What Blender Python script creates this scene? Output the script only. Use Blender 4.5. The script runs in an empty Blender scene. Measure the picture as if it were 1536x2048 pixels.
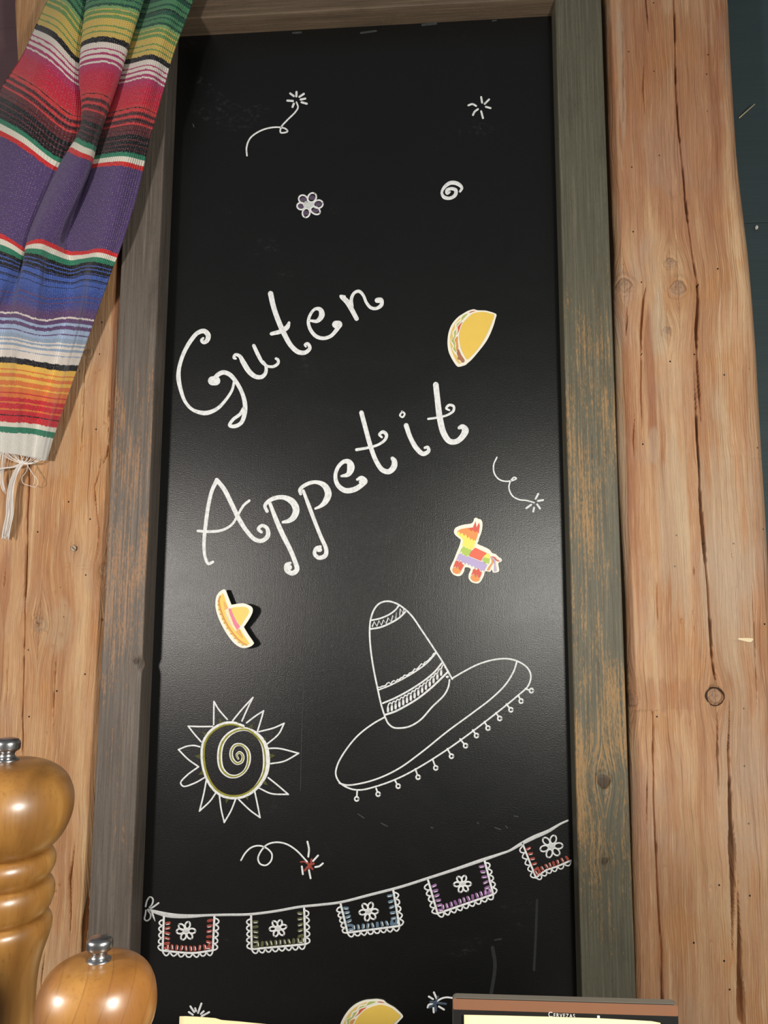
import bpy, bmesh, math, random
import numpy as np
from mathutils import Vector, Matrix
from mathutils.geometry import tessellate_polygon

random.seed(7)
SC = bpy.context.scene
COL = SC.collection

# ------------------------------------------------------------------ camera
F_PX, DIST = 1538.0, 1.2                     # focal length in pixels of a 1536x2048 frame; camera to board (m)
YAW, PITCH, ROLL = 0.07877, 0.12785, 0.00421
_F = np.array([-math.sin(YAW)*math.cos(PITCH), math.cos(YAW)*math.cos(PITCH), math.sin(PITCH)])
_R = np.array([math.cos(YAW), math.sin(YAW), 0.0])
_U = np.cross(_R, _F)
_R, _U = math.cos(ROLL)*_R+math.sin(ROLL)*_U, math.cos(ROLL)*_U-math.sin(ROLL)*_R
cam_d = bpy.data.cameras.new('camera')
cam_d.sensor_fit = 'HORIZONTAL'
cam_d.sensor_width = 36.0
cam_d.lens = F_PX/1536.0*36.0
cam_d.clip_start = 0.01
cam = bpy.data.objects.new('camera', cam_d)
COL.objects.link(cam)
M = Matrix.Identity(4)
for i in range(3):
    M[i][0], M[i][1], M[i][2] = _R[i], _U[i], -_F[i]
M[1][3] = -DIST
cam.matrix_world = M
SC.camera = cam

# ------------------------------------------------------------------ world, lamps, exposure
W = bpy.data.worlds.new('room_light')
SC.world = W
W.use_nodes = True
W.node_tree.nodes['Background'].inputs[0].default_value = (0.90, 0.95, 0.96, 1)
W.node_tree.nodes['Background'].inputs[1].default_value = 0.16

def lamp(name, loc, power, col, radius):
    l = bpy.data.lights.new(name, 'POINT')
    l.energy = power
    l.color = col
    l.shadow_soft_size = radius
    o = bpy.data.objects.new(name, l)
    o.location = loc
    COL.objects.link(o)
lamp('room_lamp', (-0.872, -1.15, 0.065), 41, (1.0, 0.93, 0.86), 0.06)
lamp('room_lamp', (0.36, -1.15, 0.065), 39, (1.0, 0.965, 0.875), 0.06)

SC.view_settings.view_transform = 'Standard'
SC.view_settings.look = 'None'
SC.view_settings.gamma = 1.0
SC.view_settings.use_curve_mapping = False
SC.view_settings.exposure = 0.0

# ------------------------------------------------------------------ helpers
def at(px, py, Y=0.0):
    """point of the plane y=Y that the photograph shows at (px,py); arrays allowed"""
    px = np.asarray(px, float); py = np.asarray(py, float)
    d = (px-768)[..., None]*_R-(py-1024)[..., None]*_U+F_PX*_F
    t = (np.asarray(Y, float)+DIST)/d[..., 1]
    p = t[..., None]*d
    p[..., 1] -= DIST
    return p

def lin(c):
    return tuple((v/255/12.92 if v/255 <= 0.04045 else ((v/255+0.055)/1.055)**2.4) for v in c)

def tag(o, label=None, cat=None, group=None, kind=None):
    for k, v in (('label', label), ('category', cat), ('group', group), ('kind', kind)):
        if v:
            o[k] = v
    return o

def empty(name, loc, label, cat, group=None):
    o = bpy.data.objects.new(name, None)
    o.location = loc
    o.empty_display_size = 0.05
    COL.objects.link(o)
    return tag(o, label, cat, group)

def link(name, me, mats, parent=None):
    o = bpy.data.objects.new(name, me)
    COL.objects.link(o)
    if mats is not None:
        for m in (mats if isinstance(mats, (list, tuple)) else [mats]):
            me.materials.append(m)
    if parent is not None:
        o.parent = parent
        o.matrix_parent_inverse = Matrix.Translation(parent.location).inverted()
    return o

def mesh(name, verts, faces, mats, parent=None, smooth=False, mi=None):
    me = bpy.data.meshes.new(name)
    me.from_pydata([tuple(map(float, v)) for v in verts], [], faces)
    if mi is not None:
        me.polygons.foreach_set('material_index', mi)
    if smooth:
        me.polygons.foreach_set('use_smooth', [True]*len(me.polygons))
    me.update()
    return link(name, me, mats, parent)

def gridmesh(name, P, mats, parent=None, attrs=None, closed_u=False):
    nv, nu = P.shape[:2]
    me = bpy.data.meshes.new(name)
    idx = np.arange(nv*nu).reshape(nv, nu)
    q = np.stack([idx[:-1, :-1], idx[:-1, 1:], idx[1:, 1:], idx[1:, :-1]], -1).reshape(-1, 4)
    me.vertices.add(nv*nu)
    me.vertices.foreach_set('co', P.reshape(-1).astype(np.float32))
    me.loops.add(q.size)
    me.loops.foreach_set('vertex_index', q.reshape(-1).astype(np.int32))
    me.polygons.add(len(q))
    me.polygons.foreach_set('loop_start', np.arange(0, q.size, 4, dtype=np.int32))
    me.polygons.foreach_set('loop_total', np.full(len(q), 4, np.int32))
    me.polygons.foreach_set('use_smooth', np.ones(len(q), bool))
    me.update(calc_edges=True)
    for k, (typ, arr) in (attrs or {}).items():
        a = me.attributes.new(k, typ, 'POINT')
        key = {'FLOAT': 'value', 'FLOAT_VECTOR': 'vector', 'FLOAT_COLOR': 'color'}[typ]
        a.data.foreach_set(key, arr.reshape(-1).astype(np.float32))
    return link(name, me, mats, parent)

def box(name, lo, hi, mat, parent=None, bev=0.003):
    bm = bmesh.new()
    bmesh.ops.create_cube(bm, size=1)
    for v in bm.verts:
        v.co = Vector([(lo[i]+hi[i])/2+v.co[i]*(hi[i]-lo[i]) for i in range(3)])
    if bev:
        bmesh.ops.bevel(bm, geom=bm.edges[:], offset=bev, segments=2, affect='EDGES', profile=0.6)
    me = bpy.data.meshes.new(name)
    bm.to_mesh(me); bm.free()
    return link(name, me, mat, parent)

def hash2(ix, iy, s):
    h = np.sin(ix*127.1+iy*311.7+s*74.7)*43758.5453
    return h-np.floor(h)
def vnoise(x, y, s=0):
    ix, iy = np.floor(x), np.floor(y)
    fx, fy = x-ix, y-iy
    fx, fy = fx*fx*(3-2*fx), fy*fy*(3-2*fy)
    a, b = hash2(ix, iy, s), hash2(ix+1, iy, s)
    c, d = hash2(ix, iy+1, s), hash2(ix+1, iy+1, s)
    return (a+(b-a)*fx)*(1-fy)+(c+(d-c)*fx)*fy-0.5
def fbm(x, y, s=0, o=4):
    r, a = 0, 1.0
    for k in range(o):
        r = r+a*vnoise(x*2**k, y*2**k, s+k*13)
        a *= 0.5
    return r

# ------------------------------------------------------------------ materials
class NT:
    def __init__(s, name):
        s.m = bpy.data.materials.new(name)
        s.m.use_nodes = True
        s.t = s.m.node_tree
        s.b = s.t.nodes['Principled BSDF']
    def n(s, typ, **kw):
        nd = s.t.nodes.new(typ)
        for k, v in kw.items():
            setattr(nd, k, v)
        return nd
    def put(s, v, inp):
        if hasattr(v, 'is_linked') or isinstance(v, bpy.types.NodeSocket):
            s.t.links.new(v, inp)
        else:
            if isinstance(v, tuple) and len(v) == 3 and inp.type == 'RGBA':
                v = v+(1,)
            inp.default_value = v
    def n_sep(s, v, i=0):
        nd = s.n('ShaderNodeSeparateXYZ'); s.put(v, nd.inputs[0])
        return nd.outputs[i]
    def attr(s, name):
        return s.n('ShaderNodeAttribute', attribute_name=name)
    def scale(s, vec, xyz):
        nd = s.n('ShaderNodeVectorMath', operation='MULTIPLY')
        s.put(vec, nd.inputs[0]); nd.inputs[1].default_value = xyz
        return nd.outputs[0]
    def noise(s, vec, detail=4, rough=0.55, dist=0.0, scale=1.0):
        nd = s.n('ShaderNodeTexNoise')
        s.put(vec, nd.inputs['Vector'])
        nd.inputs['Scale'].default_value = scale
        nd.inputs['Detail'].default_value = detail
        nd.inputs['Roughness'].default_value = rough
        nd.inputs['Distortion'].default_value = dist
        return nd.outputs['Fac']
    def math(s, op, a, b=None, c=None, clamp=False):
        nd = s.n('ShaderNodeMath', operation=op, use_clamp=clamp)
        s.put(a, nd.inputs[0])
        if b is not None: s.put(b, nd.inputs[1])
        if c is not None: s.put(c, nd.inputs[2])
        return nd.outputs[0]
    def step(s, v, lo, hi):
        nd = s.n('ShaderNodeMapRange', interpolation_type='SMOOTHSTEP')
        s.put(v, nd.inputs[0])
        nd.inputs[1].default_value = lo; nd.inputs[2].default_value = hi
        return nd.outputs[0]
    def ramp(s, v, stops):
        nd = s.n('ShaderNodeValToRGB')
        s.put(v, nd.inputs[0])
        el = nd.color_ramp.elements
        while len(el) < len(stops): el.new(0.5)
        for e, (p, c) in zip(el, stops):
            e.position = p; e.color = tuple(c)+(1,)
        return nd.outputs[0]
    def mix(s, f, a, b, blend='MIX'):
        nd = s.n('ShaderNodeMix', data_type='RGBA', blend_type=blend)
        s.put(f, nd.inputs[0]); s.put(a, nd.inputs[6]); s.put(b, nd.inputs[7])
        return nd.outputs[2]
    def bump(s, h, dist, strength=1.0):
        nd = s.n('ShaderNodeBump')
        nd.inputs['Strength'].default_value = strength
        nd.inputs['Distance'].default_value = dist
        s.put(h, nd.inputs['Height'])
        s.t.links.new(nd.outputs[0], s.b.inputs['Normal'])
    def set(s, **kw):
        for k, v in kw.items():
            s.put(v, s.b.inputs[k.replace('_', ' ')])
        return s.m

def plain(name, rgb, rough=0.6, var=0.06, spec=0.4, metallic=0.0):
    t = NT(name)
    co = t.n('ShaderNodeTexCoord').outputs['Object']
    nz = t.noise(co, 3, scale=60)
    c = lin(rgb)
    return t.set(Base_Color=t.mix(nz, tuple(v*(1-var) for v in c), tuple(min(1, v*(1+var)) for v in c)),
                 Roughness=rough, Specular_IOR_Level=spec, Metallic=metallic)

def post_wood(name, seed, tint=(1, 1, 1)):
    t = NT(name)
    g = t.attr('grain').outputs['Vector']
    off = t.n('ShaderNodeVectorMath', operation='ADD')
    t.put(g, off.inputs[0]); off.inputs[1].default_value = (seed*3.1, seed*1.7, seed)
    g = off.outputs[0]
    warp = t.noise(t.scale(g, (14, 5, 1)), 3)
    wv = t.n('ShaderNodeVectorMath', operation='MULTIPLY_ADD')
    wc = t.n('ShaderNodeCombineXYZ'); t.put(warp, wc.inputs[0])
    t.put(wc.outputs[0], wv.inputs[0]); wv.inputs[1].default_value = (0.02, 0, 0); t.put(g, wv.inputs[2])
    gw = wv.outputs[0]
    fine = t.noise(t.scale(gw, (620, 11, 1)), 6, 0.66)
    line = t.noise(t.scale(gw, (300, 2.2, 1)), 4, 0.6)
    streak = t.noise(t.scale(gw, (120, 3.0, 1)), 5, 0.62)
    band = t.noise(t.scale(gw, (28, 2.0, 1)), 4, 0.55)
    patch = t.noise(t.scale(g, (9, 5, 1)), 4, 0.6)
    pore = t.noise(t.scale(g, (700, 130, 1)), 3, 0.7)
    T = lambda c: tuple(min(1, a*b) for a, b in zip(lin(c), tint))
    ringw = t.math('SINE', t.math('ADD', t.math('MULTIPLY', t.n_sep(gw), 2*math.pi*300), t.math('MULTIPLY', streak, 9.0)))
    c = t.ramp(band, [(0.30, T((170, 122, 90))), (0.46, T((192, 147, 112))), (0.58, T((204, 163, 127))), (0.72, T((216, 184, 148)))])
    c = t.mix(t.math('MULTIPLY', t.step(streak, 0.54, 0.72), 0.60), c, T((162, 108, 74)))
    c = t.mix(t.math('MULTIPLY', t.step(streak, 0.45, 0.30), 0.50), c, T((224, 200, 166)))
    c = t.mix(t.math('MULTIPLY', t.step(patch, 0.50, 0.68), 0.55), c, T((188, 158, 140)))
    c = t.mix(t.math('MULTIPLY', t.step(patch, 0.47, 0.34), 0.55), c, T((200, 146, 96)))
    c = t.mix(t.math('MULTIPLY', t.math('MULTIPLY', t.step(ringw, 0.2, 0.95), t.step(patch, 0.56, 0.40)), 0.40), c, T((156, 104, 68)))
    c = t.mix(t.math('MULTIPLY', t.step(fine, 0.54, 0.70), 0.50), c, T((142, 96, 68)))
    c = t.mix(t.math('MULTIPLY', t.step(fine, 0.46, 0.32), 0.45), c, T((232, 208, 174)))
    c = t.mix(t.math('MULTIPLY', t.step(line, 0.61, 0.66), 0.50), c, T((120, 74, 50)))
    c = t.mix(t.math('MULTIPLY', t.step(pore, 0.62, 0.74), 0.30), c, T((126, 84, 60)))
    vo = t.n('ShaderNodeTexVoronoi', voronoi_dimensions='2D'); t.put(g, vo.inputs['Vector']); vo.inputs['Scale'].default_value = 24.0
    rc = t.n('ShaderNodeSeparateColor'); t.put(vo.outputs['Color'], rc.inputs[0])
    hole = t.math('MULTIPLY', t.step(vo.outputs['Distance'], 0.040, 0.026), t.step(rc.outputs[0], 0.80, 0.81))
    c = t.mix(hole, c, (0.012, 0.007, 0.004))
    kn = t.attr('knot').outputs['Fac']
    rings = t.noise(t.scale(t.attr('knotvec').outputs['Vector'], (230, 40, 1)), 3)
    kc = t.ramp(rings, [(0.35, T((138, 108, 90))), (0.6, T((186, 152, 126)))])
    c = t.mix(t.math('MULTIPLY', t.step(kn, 0.05, 0.5), 0.75), c, kc)
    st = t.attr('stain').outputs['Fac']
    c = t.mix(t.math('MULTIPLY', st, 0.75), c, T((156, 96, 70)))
    gr = t.attr('grey').outputs['Fac']
    c = t.mix(t.math('MULTIPLY', gr, 0.8), c, t.mix(fine, T((168, 150, 132)), T((222, 206, 182))))
    h = t.math('ADD', t.math('MULTIPLY', t.math('SUBTRACT', 1.0, fine), 0.9), t.math('MULTIPLY', t.math('SUBTRACT', 1.0, line), 1.0))
    t.bump(h, 0.0024, 0.9)
    return t.set(Base_Color=c, Roughness=0.62, Specular_IOR_Level=0.35)

def frame_wood(name, seed, base, light, worn, wk=0.16):
    t = NT(name)
    g = t.attr('grain').outputs['Vector']
    off = t.n('ShaderNodeVectorMath', operation='ADD')
    t.put(g, off.inputs[0]); off.inputs[1].default_value = (seed*2.3, seed*1.1, seed)
    g = off.outputs[0]
    fine = t.noise(t.scale(g, (500, 10, 1)), 5, 0.62)
    streak = t.noise(t.scale(g, (300, 5, 1)), 6, 0.7)
    patch = t.noise(t.scale(g, (22, 6, 1)), 5, 0.62)
    speck = t.noise(t.scale(g, (520, 110, 1)), 5, 0.75)
    scr = t.noise(t.scale(g, (330, 7, 1)), 5, 0.7)
    c = t.ramp(streak, [(0.30, lin(base)), (0.52, lin(tuple(a*0.6+b*0.4 for a, b in zip(base, light)))), (0.72, lin(light))])
    c = t.mix(t.math('MULTIPLY', t.step(fine, 0.54, 0.72), 0.55), c, tuple(v*0.45 for v in lin(base)))
    c = t.mix(t.math('MULTIPLY', t.step(speck, 0.52, 0.70), 0.45), c, tuple(v*0.5 for v in lin(base)))
    c = t.mix(t.math('MULTIPLY', t.step(patch, 0.52, 0.72), 0.45), c, tuple(v*0.6 for v in lin(base)))
    wear = t.attr('wear').outputs['Fac']
    s0 = t.math('ADD', t.math('MULTIPLY', patch, 0.45), t.math('MULTIPLY', scr, 0.60))
    s0 = t.math('ADD', s0, t.math('MULTIPLY', speck, 0.45))
    s0 = t.math('ADD', s0, t.math('MULTIPLY', wear, wk))
    c = t.mix(t.math('MULTIPLY', t.step(s0, 0.88, 1.02), 0.8), c, t.mix(fine, lin(worn), tuple(v*0.7 for v in lin(worn))))
    kn = t.attr('knot').outputs['Fac']
    c = t.mix(t.math('MULTIPLY', t.step(kn, 0.1, 0.6), 0.75), c, lin((66, 50, 38)))
    t.bump(t.math('ADD', t.math('MULTIPLY', fine, 0.7), t.math('MULTIPLY', speck, 0.3)), 0.0010, 0.8)
    return t.set(Base_Color=c, Roughness=0.55, Specular_IOR_Level=0.4)

def board_paint():
    t = NT('blackboard_paint')
    co = t.n('ShaderNodeTexCoord').outputs['Object']
    peel = t.noise(t.scale(co, (620, 620, 520)), 3, 0.6)
    brush = t.noise(t.scale(co, (300, 300, 26)), 3, 0.6)
    sm = t.noise(t.scale(co, (7, 7, 11)), 5, 0.6, 0.8)
    sm2 = t.noise(t.scale(co, (90, 90, 160)), 4, 0.7)
    smudge = t.math('MULTIPLY', t.step(sm, 0.60, 0.76), t.step(sm2, 0.48, 0.75))
    c = t.mix(t.math('MULTIPLY', smudge, 0.30), (0.0045, 0.0047, 0.0047), lin((105, 108, 108)))
    t.bump(t.math('ADD', peel, t.math('MULTIPLY', brush, 0.35)), 0.0006, 0.5)
    return t.set(Base_Color=c, Roughness=t.math('ADD', t.math('MULTIPLY', sm, 0.10), 0.28), Specular_IOR_Level=0.5)

def chalk(name, rgb, dim=0.72):
    t = NT(name)
    co = t.n('ShaderNodeTexCoord').outputs['Object']
    a = t.noise(t.scale(co, (260, 260, 170)), 4, 0.65)
    c = lin(rgb)
    return t.set(Base_Color=t.ramp(a, [(0.32, tuple(v*dim for v in c)), (0.55, c)]), Roughness=0.75, Specular_IOR_Level=0.2)

def mill_wood(name, seed, strips):
    t = NT(name)
    co = t.n('ShaderNodeTexCoord').outputs['Object']
    off = t.n('ShaderNodeVectorMath', operation='ADD')
    t.put(co, off.inputs[0]); off.inputs[1].default_value = (seed, seed*0.7, seed*0.3)
    g = off.outputs[0]
    fine = t.noise(t.scale(g, (420, 420, 18)), 5, 0.66)
    band = t.noise(t.scale(g, (26, 26, 5)), 3, 0.5, 0.6)
    c = t.ramp(band, [(0.35, lin((120, 80, 35))), (0.52, lin((148, 102, 46))), (0.68, lin((170, 124, 62)))])
    c = t.mix(t.math('MULTIPLY', t.step(fine, 0.50, 0.74), 0.45), c, lin((108, 66, 28)))
    if strips:                                   # glued-up strips of slightly different timber
        rot = t.n('ShaderNodeVectorRotate', rotation_type='EULER_XYZ')
        t.put(co, rot.inputs[0]); rot.inputs['Rotation'].default_value = (0.0, -0.40, -0.39)
        sp = t.n('ShaderNodeSeparateXYZ'); t.put(rot.outputs[0], sp.inputs[0])
        sx_ = t.math('MULTIPLY', sp.outputs[0], 85.0)
        k = t.math('FLOOR', sx_)
        wn = t.n('ShaderNodeTexWhiteNoise', noise_dimensions='1D'); t.put(k, wn.inputs['W'])
        c = t.mix(t.math('MULTIPLY', wn.outputs[0], 0.6), c, lin((136, 84, 36)))
        fr_ = t.math('FRACT', sx_)
        c = t.mix(t.math('MULTIPLY', t.step(fr_, 0.10, 0.02), 0.30), c, lin((98, 58, 26)))
    return t.set(Base_Color=c, Roughness=0.42, Specular_IOR_Level=0.5, Coat_Weight=0.6, Coat_Roughness=0.27)

MW = {
    'post_l': post_wood('hewn_timber_honey', 1.0, (0.95, 0.92, 0.80)),
    'post_r': post_wood('hewn_timber_pink', 4.0, (1.0, 0.98, 0.94)),
    'stile_l': frame_wood('dark_frame_wood_left', 1.0, (82, 74, 67), (128, 117, 107), (176, 132, 92), 0.21),
    'stile_r': frame_wood('dark_frame_wood_right', 5.0, (80, 77, 64), (116, 112, 95), (182, 142, 92), 0.225),
    'rail': frame_wood('dark_frame_wood_top', 9.0, (84, 70, 56), (124, 106, 86), (150, 110, 72)),
}
BOARD = board_paint()
WHITE = chalk('white_chalk_marker', (232, 234, 234))
SILVER = chalk('grey_chalk_marker', (206, 208, 208), 0.8)

# ------------------------------------------------------------------ the setting
FLOOR_Z, TABLE_Z = -1.40, -0.65
def wall(name, x0, x1, rgb, joints, label):
    base = box(name, (x0, 0.075, FLOOR_Z), (x1, 0.13, 1.5), plain(name+'_backing', tuple(v*0.6 for v in rgb)), None, 0)
    tag(base, label, 'wall', kind='structure')
    m = NT(name+'_paint')
    co = m.n('ShaderNodeTexCoord').outputs['Object']
    nz = m.noise(m.scale(co, (5, 5, 30)), 4)
    c = lin(rgb)
    m.bump(m.noise(m.scale(co, (12, 12, 180)), 4), 0.0008, 0.6)
    mt = m.set(Base_Color=m.mix(nz, tuple(v*0.8 for v in c), tuple(v*1.2 for v in c)), Roughness=0.5)
    zs = [FLOOR_Z]+joints+[1.5]
    for a, b in zip(zs[:-1], zs[1:]):
        box('plank', (x0, 0.06, a+0.0003), (x1, 0.078, b-0.0003), mt, base, 0.0012)
zl = float(at(10, 55, 0.06)[2]); zr = float(at(1520, 445, 0.06)[2])
wall('wall_left', -1.6, -0.35, (98, 74, 78), [zl-1.4, zl-0.7, zl], 'mauve brown boarded wall behind the left timber post')
wall('wall_right', -0.35, 1.6, (54, 68, 71), [zr-0.9, zr, zr+0.9], 'dark slate green boarded wall beyond the right timber post')
fl = box('floor', (-1.6, -3.0, FLOOR_Z-0.05), (1.6, 0.13, FLOOR_Z), plain('floor_boards', (96, 74, 56), 0.6), None, 0)
tag(fl, 'brown floor below the table and chalkboard', 'floor', kind='structure')

# ------------------------------------------------------------------ timber builder
B_FINE = np.concatenate([np.linspace(FLOOR_Z, -0.66, 40), np.linspace(-0.655, 1.13, 800), np.linspace(1.15, 1.42, 12)])
def poly_ab(pts, yf, axis):
    p = at([q[0] for q in pts], [q[1] for q in pts], yf)
    return (p[:, 0], p[:, 2]) if axis == 'z' else (p[:, 2], p[:, 0])
def timber(name, axis, edges, b, yf, yb, na, rl, rr, mat, parent=None, cracks=(), knots=(), dents=(), brown_tones=(), greys=(),
           wav=0.002, grain=0.0006, wear=None, seed=0, guides=()):
    aL, aR = edges
    nb = len(b)
    t = np.linspace(0, 1, na)[None, :]
    aL = aL[:, None]; aR = aR[:, None]
    A = aL+(aR-aL)*t
    for pts in guides:
        ca, cb = poly_ab(pts, yf, axis)
        o_ = np.argsort(cb)
        cc = np.interp(b, cb[o_], ca[o_])+0.0012*vnoise(b*26, b*0, seed+9)+0.0003*vnoise(b*120, b*0, seed+4)
        fr_ = ((cc[:, None]-aL)/(aR-aL)).mean()
        j = int(round(fr_*(na-1)))
        dlt = cc[:, None]-A[:, j:j+1]
        env = np.clip(np.minimum(A-aL, aR-A)/0.012, 0, 1)
        A = A+dlt*np.exp(-((A-A[:, j:j+1])/0.035)**2)*env
    Bm = np.repeat(b[:, None], na, 1)
    Y = np.full_like(A, yf)
    for d, r in ((A-aL, rl), (aR-A, rr)):
        q = np.clip(r-d, 0, r)
        Y += r-np.sqrt(np.maximum(r*r-q*q, 0))
    inner = np.clip(np.minimum(A-aL, aR-A)/0.006, 0, 1)
    Y += wav*2*fbm(A*9, Bm*3, seed, 3)
    grA = A.copy()
    knot = np.zeros_like(A); kvec = np.zeros(A.shape+(3,))
    for px, py, r, h in knots:
        (ka,), (kb,) = poly_ab([(px, py)], yf, axis)
        r = r*0.00078
        da, db = A-ka, (Bm-kb)
        ang = np.arctan2(db, da)
        d = np.sqrt(da**2+(db*0.92)**2)*(1+0.35*vnoise(np.cos(ang)*1.6+px, np.sin(ang)*1.6+py, seed))
        grA -= np.sign(da)*r*1.3*np.exp(-(db/(3.2*r))**2)*np.exp(-np.abs(da)/(2.5*r))
        m = np.clip(1-(d/r)**3, 0, 1)
        Y -= h*np.clip(1-(d/(r*1.7))**2, 0, 1)
        Y += (0.009 if h == 0.0001 else 0.0035)*np.exp(-((d-r)/(0.11*r))**2)*(0.4+0.6*(vnoise(da/r*3, db/r*3, seed+5)+0.5))
        knot = np.maximum(knot, m)
        sel = d < r*1.3
        kvec[sel] = np.stack([d, np.arctan2(db, da)*r, 0*d], -1)[sel]
    for px, py, rx, ry, dep in dents:
        (ka,), (kb,) = poly_ab([(px, py)], yf, axis)
        e = ((A-ka)/(rx*0.00078))**2+((Bm-kb)/(ry*0.00078))**2
        Y += dep*np.exp(-e)
    Y += grain*2*fbm(grA*260, Bm*7, seed+3, 3)*inner
    for pts, dep in cracks:
        ca, cb = poly_ab(pts, yf, axis)
        w = np.array([q[2]+(1.3 if q[2] > 1 else 0) for q in pts])*0.00078*0.50
        o = np.argsort(cb)
        cc = np.interp(b, cb[o], ca[o])+0.0012*vnoise(b*26, b*0, seed+9)+0.0003*vnoise(b*120, b*0, seed+4)
        ww = np.interp(b, cb[o], w[o], left=0, right=0)*(1+0.6*vnoise(b*30, b*0, seed+21))
        g = np.clip(1-np.abs(A-cc[:, None])/np.maximum(ww[:, None], 1e-6), 0, 1)
        Y += dep*np.minimum(1, g*1.8)*np.minimum(1, ww[:, None]/0.0007)
    def area(lst):
        S = np.zeros_like(A)
        for px, py, rx, ry, k in lst:
            (ka,), (kb,) = poly_ab([(px, py)], yf, axis)
            e = np.sqrt(((A-ka)/(rx*0.00078))**2+((Bm-kb)/(ry*0.00078))**2)
            S = np.maximum(S, k*np.clip((1.15-e+0.9*fbm(grA*120, Bm*8, seed+31, 3))*3.0, 0, 1))
        return S
    st, gy = area(brown_tones), area(greys)
    wr = np.repeat((np.zeros(nb) if wear is None else wear(b))[:, None], na, 1)
    # sides back to yb
    ns = 5
    def side(col):
        f = np.linspace(1, 0, ns+1)[None, :-1] if col == 0 else np.linspace(0, 1, ns+1)[None, 1:]
        return Y[:, col:col+1 or None]*(1-f)+yb*f if col == 0 else Y[:, -1:]*(1-f)+yb*f
    YL, YR = side(0), side(-1)
    Y = np.concatenate([YL, Y, YR], 1)
    def ext(X):
        return np.concatenate([np.repeat(X[:, :1], ns, 1), X, np.repeat(X[:, -1:], ns, 1)], 1)
    A, Bm, knot, st, gy, wr = map(ext, (A, Bm, knot, st, gy, wr))
    wr[:, :ns] = -1.5; wr[:, -ns:] = -1.5
    gl = np.concatenate([grA[:, :1]-(YL-yf), grA, grA[:, -1:]+(YR-yf)], 1)
    kv = np.concatenate([np.zeros((nb, ns, 3)), kvec, np.zeros((nb, ns, 3))], 1)
    P = np.stack([A, Y, Bm], -1) if axis == 'z' else np.stack([Bm, Y, A], -1)
    if axis == 'x':
        P = P[:, ::-1]; rev = lambda X: X[:, ::-1]
    else:
        rev = lambda X: X
    G = np.stack([gl, Bm, 0*gl], -1)
    return gridmesh(name, np.ascontiguousarray(P), mat, parent,
                    {'grain': ('FLOAT_VECTOR', np.ascontiguousarray(rev(G))), 'knot': ('FLOAT', np.ascontiguousarray(rev(knot))),
                     'knotvec': ('FLOAT_VECTOR', np.ascontiguousarray(rev(kv))), 'stain': ('FLOAT', np.ascontiguousarray(rev(st))),
                     'grey': ('FLOAT', np.ascontiguousarray(rev(gy))), 'wear': ('FLOAT', np.ascontiguousarray(rev(wr)))})

def edge_from(pts, yf, b):
    a, bb = poly_ab(pts, yf, 'z')
    o = np.argsort(bb)
    return np.interp(b, bb[o], a[o])

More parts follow.
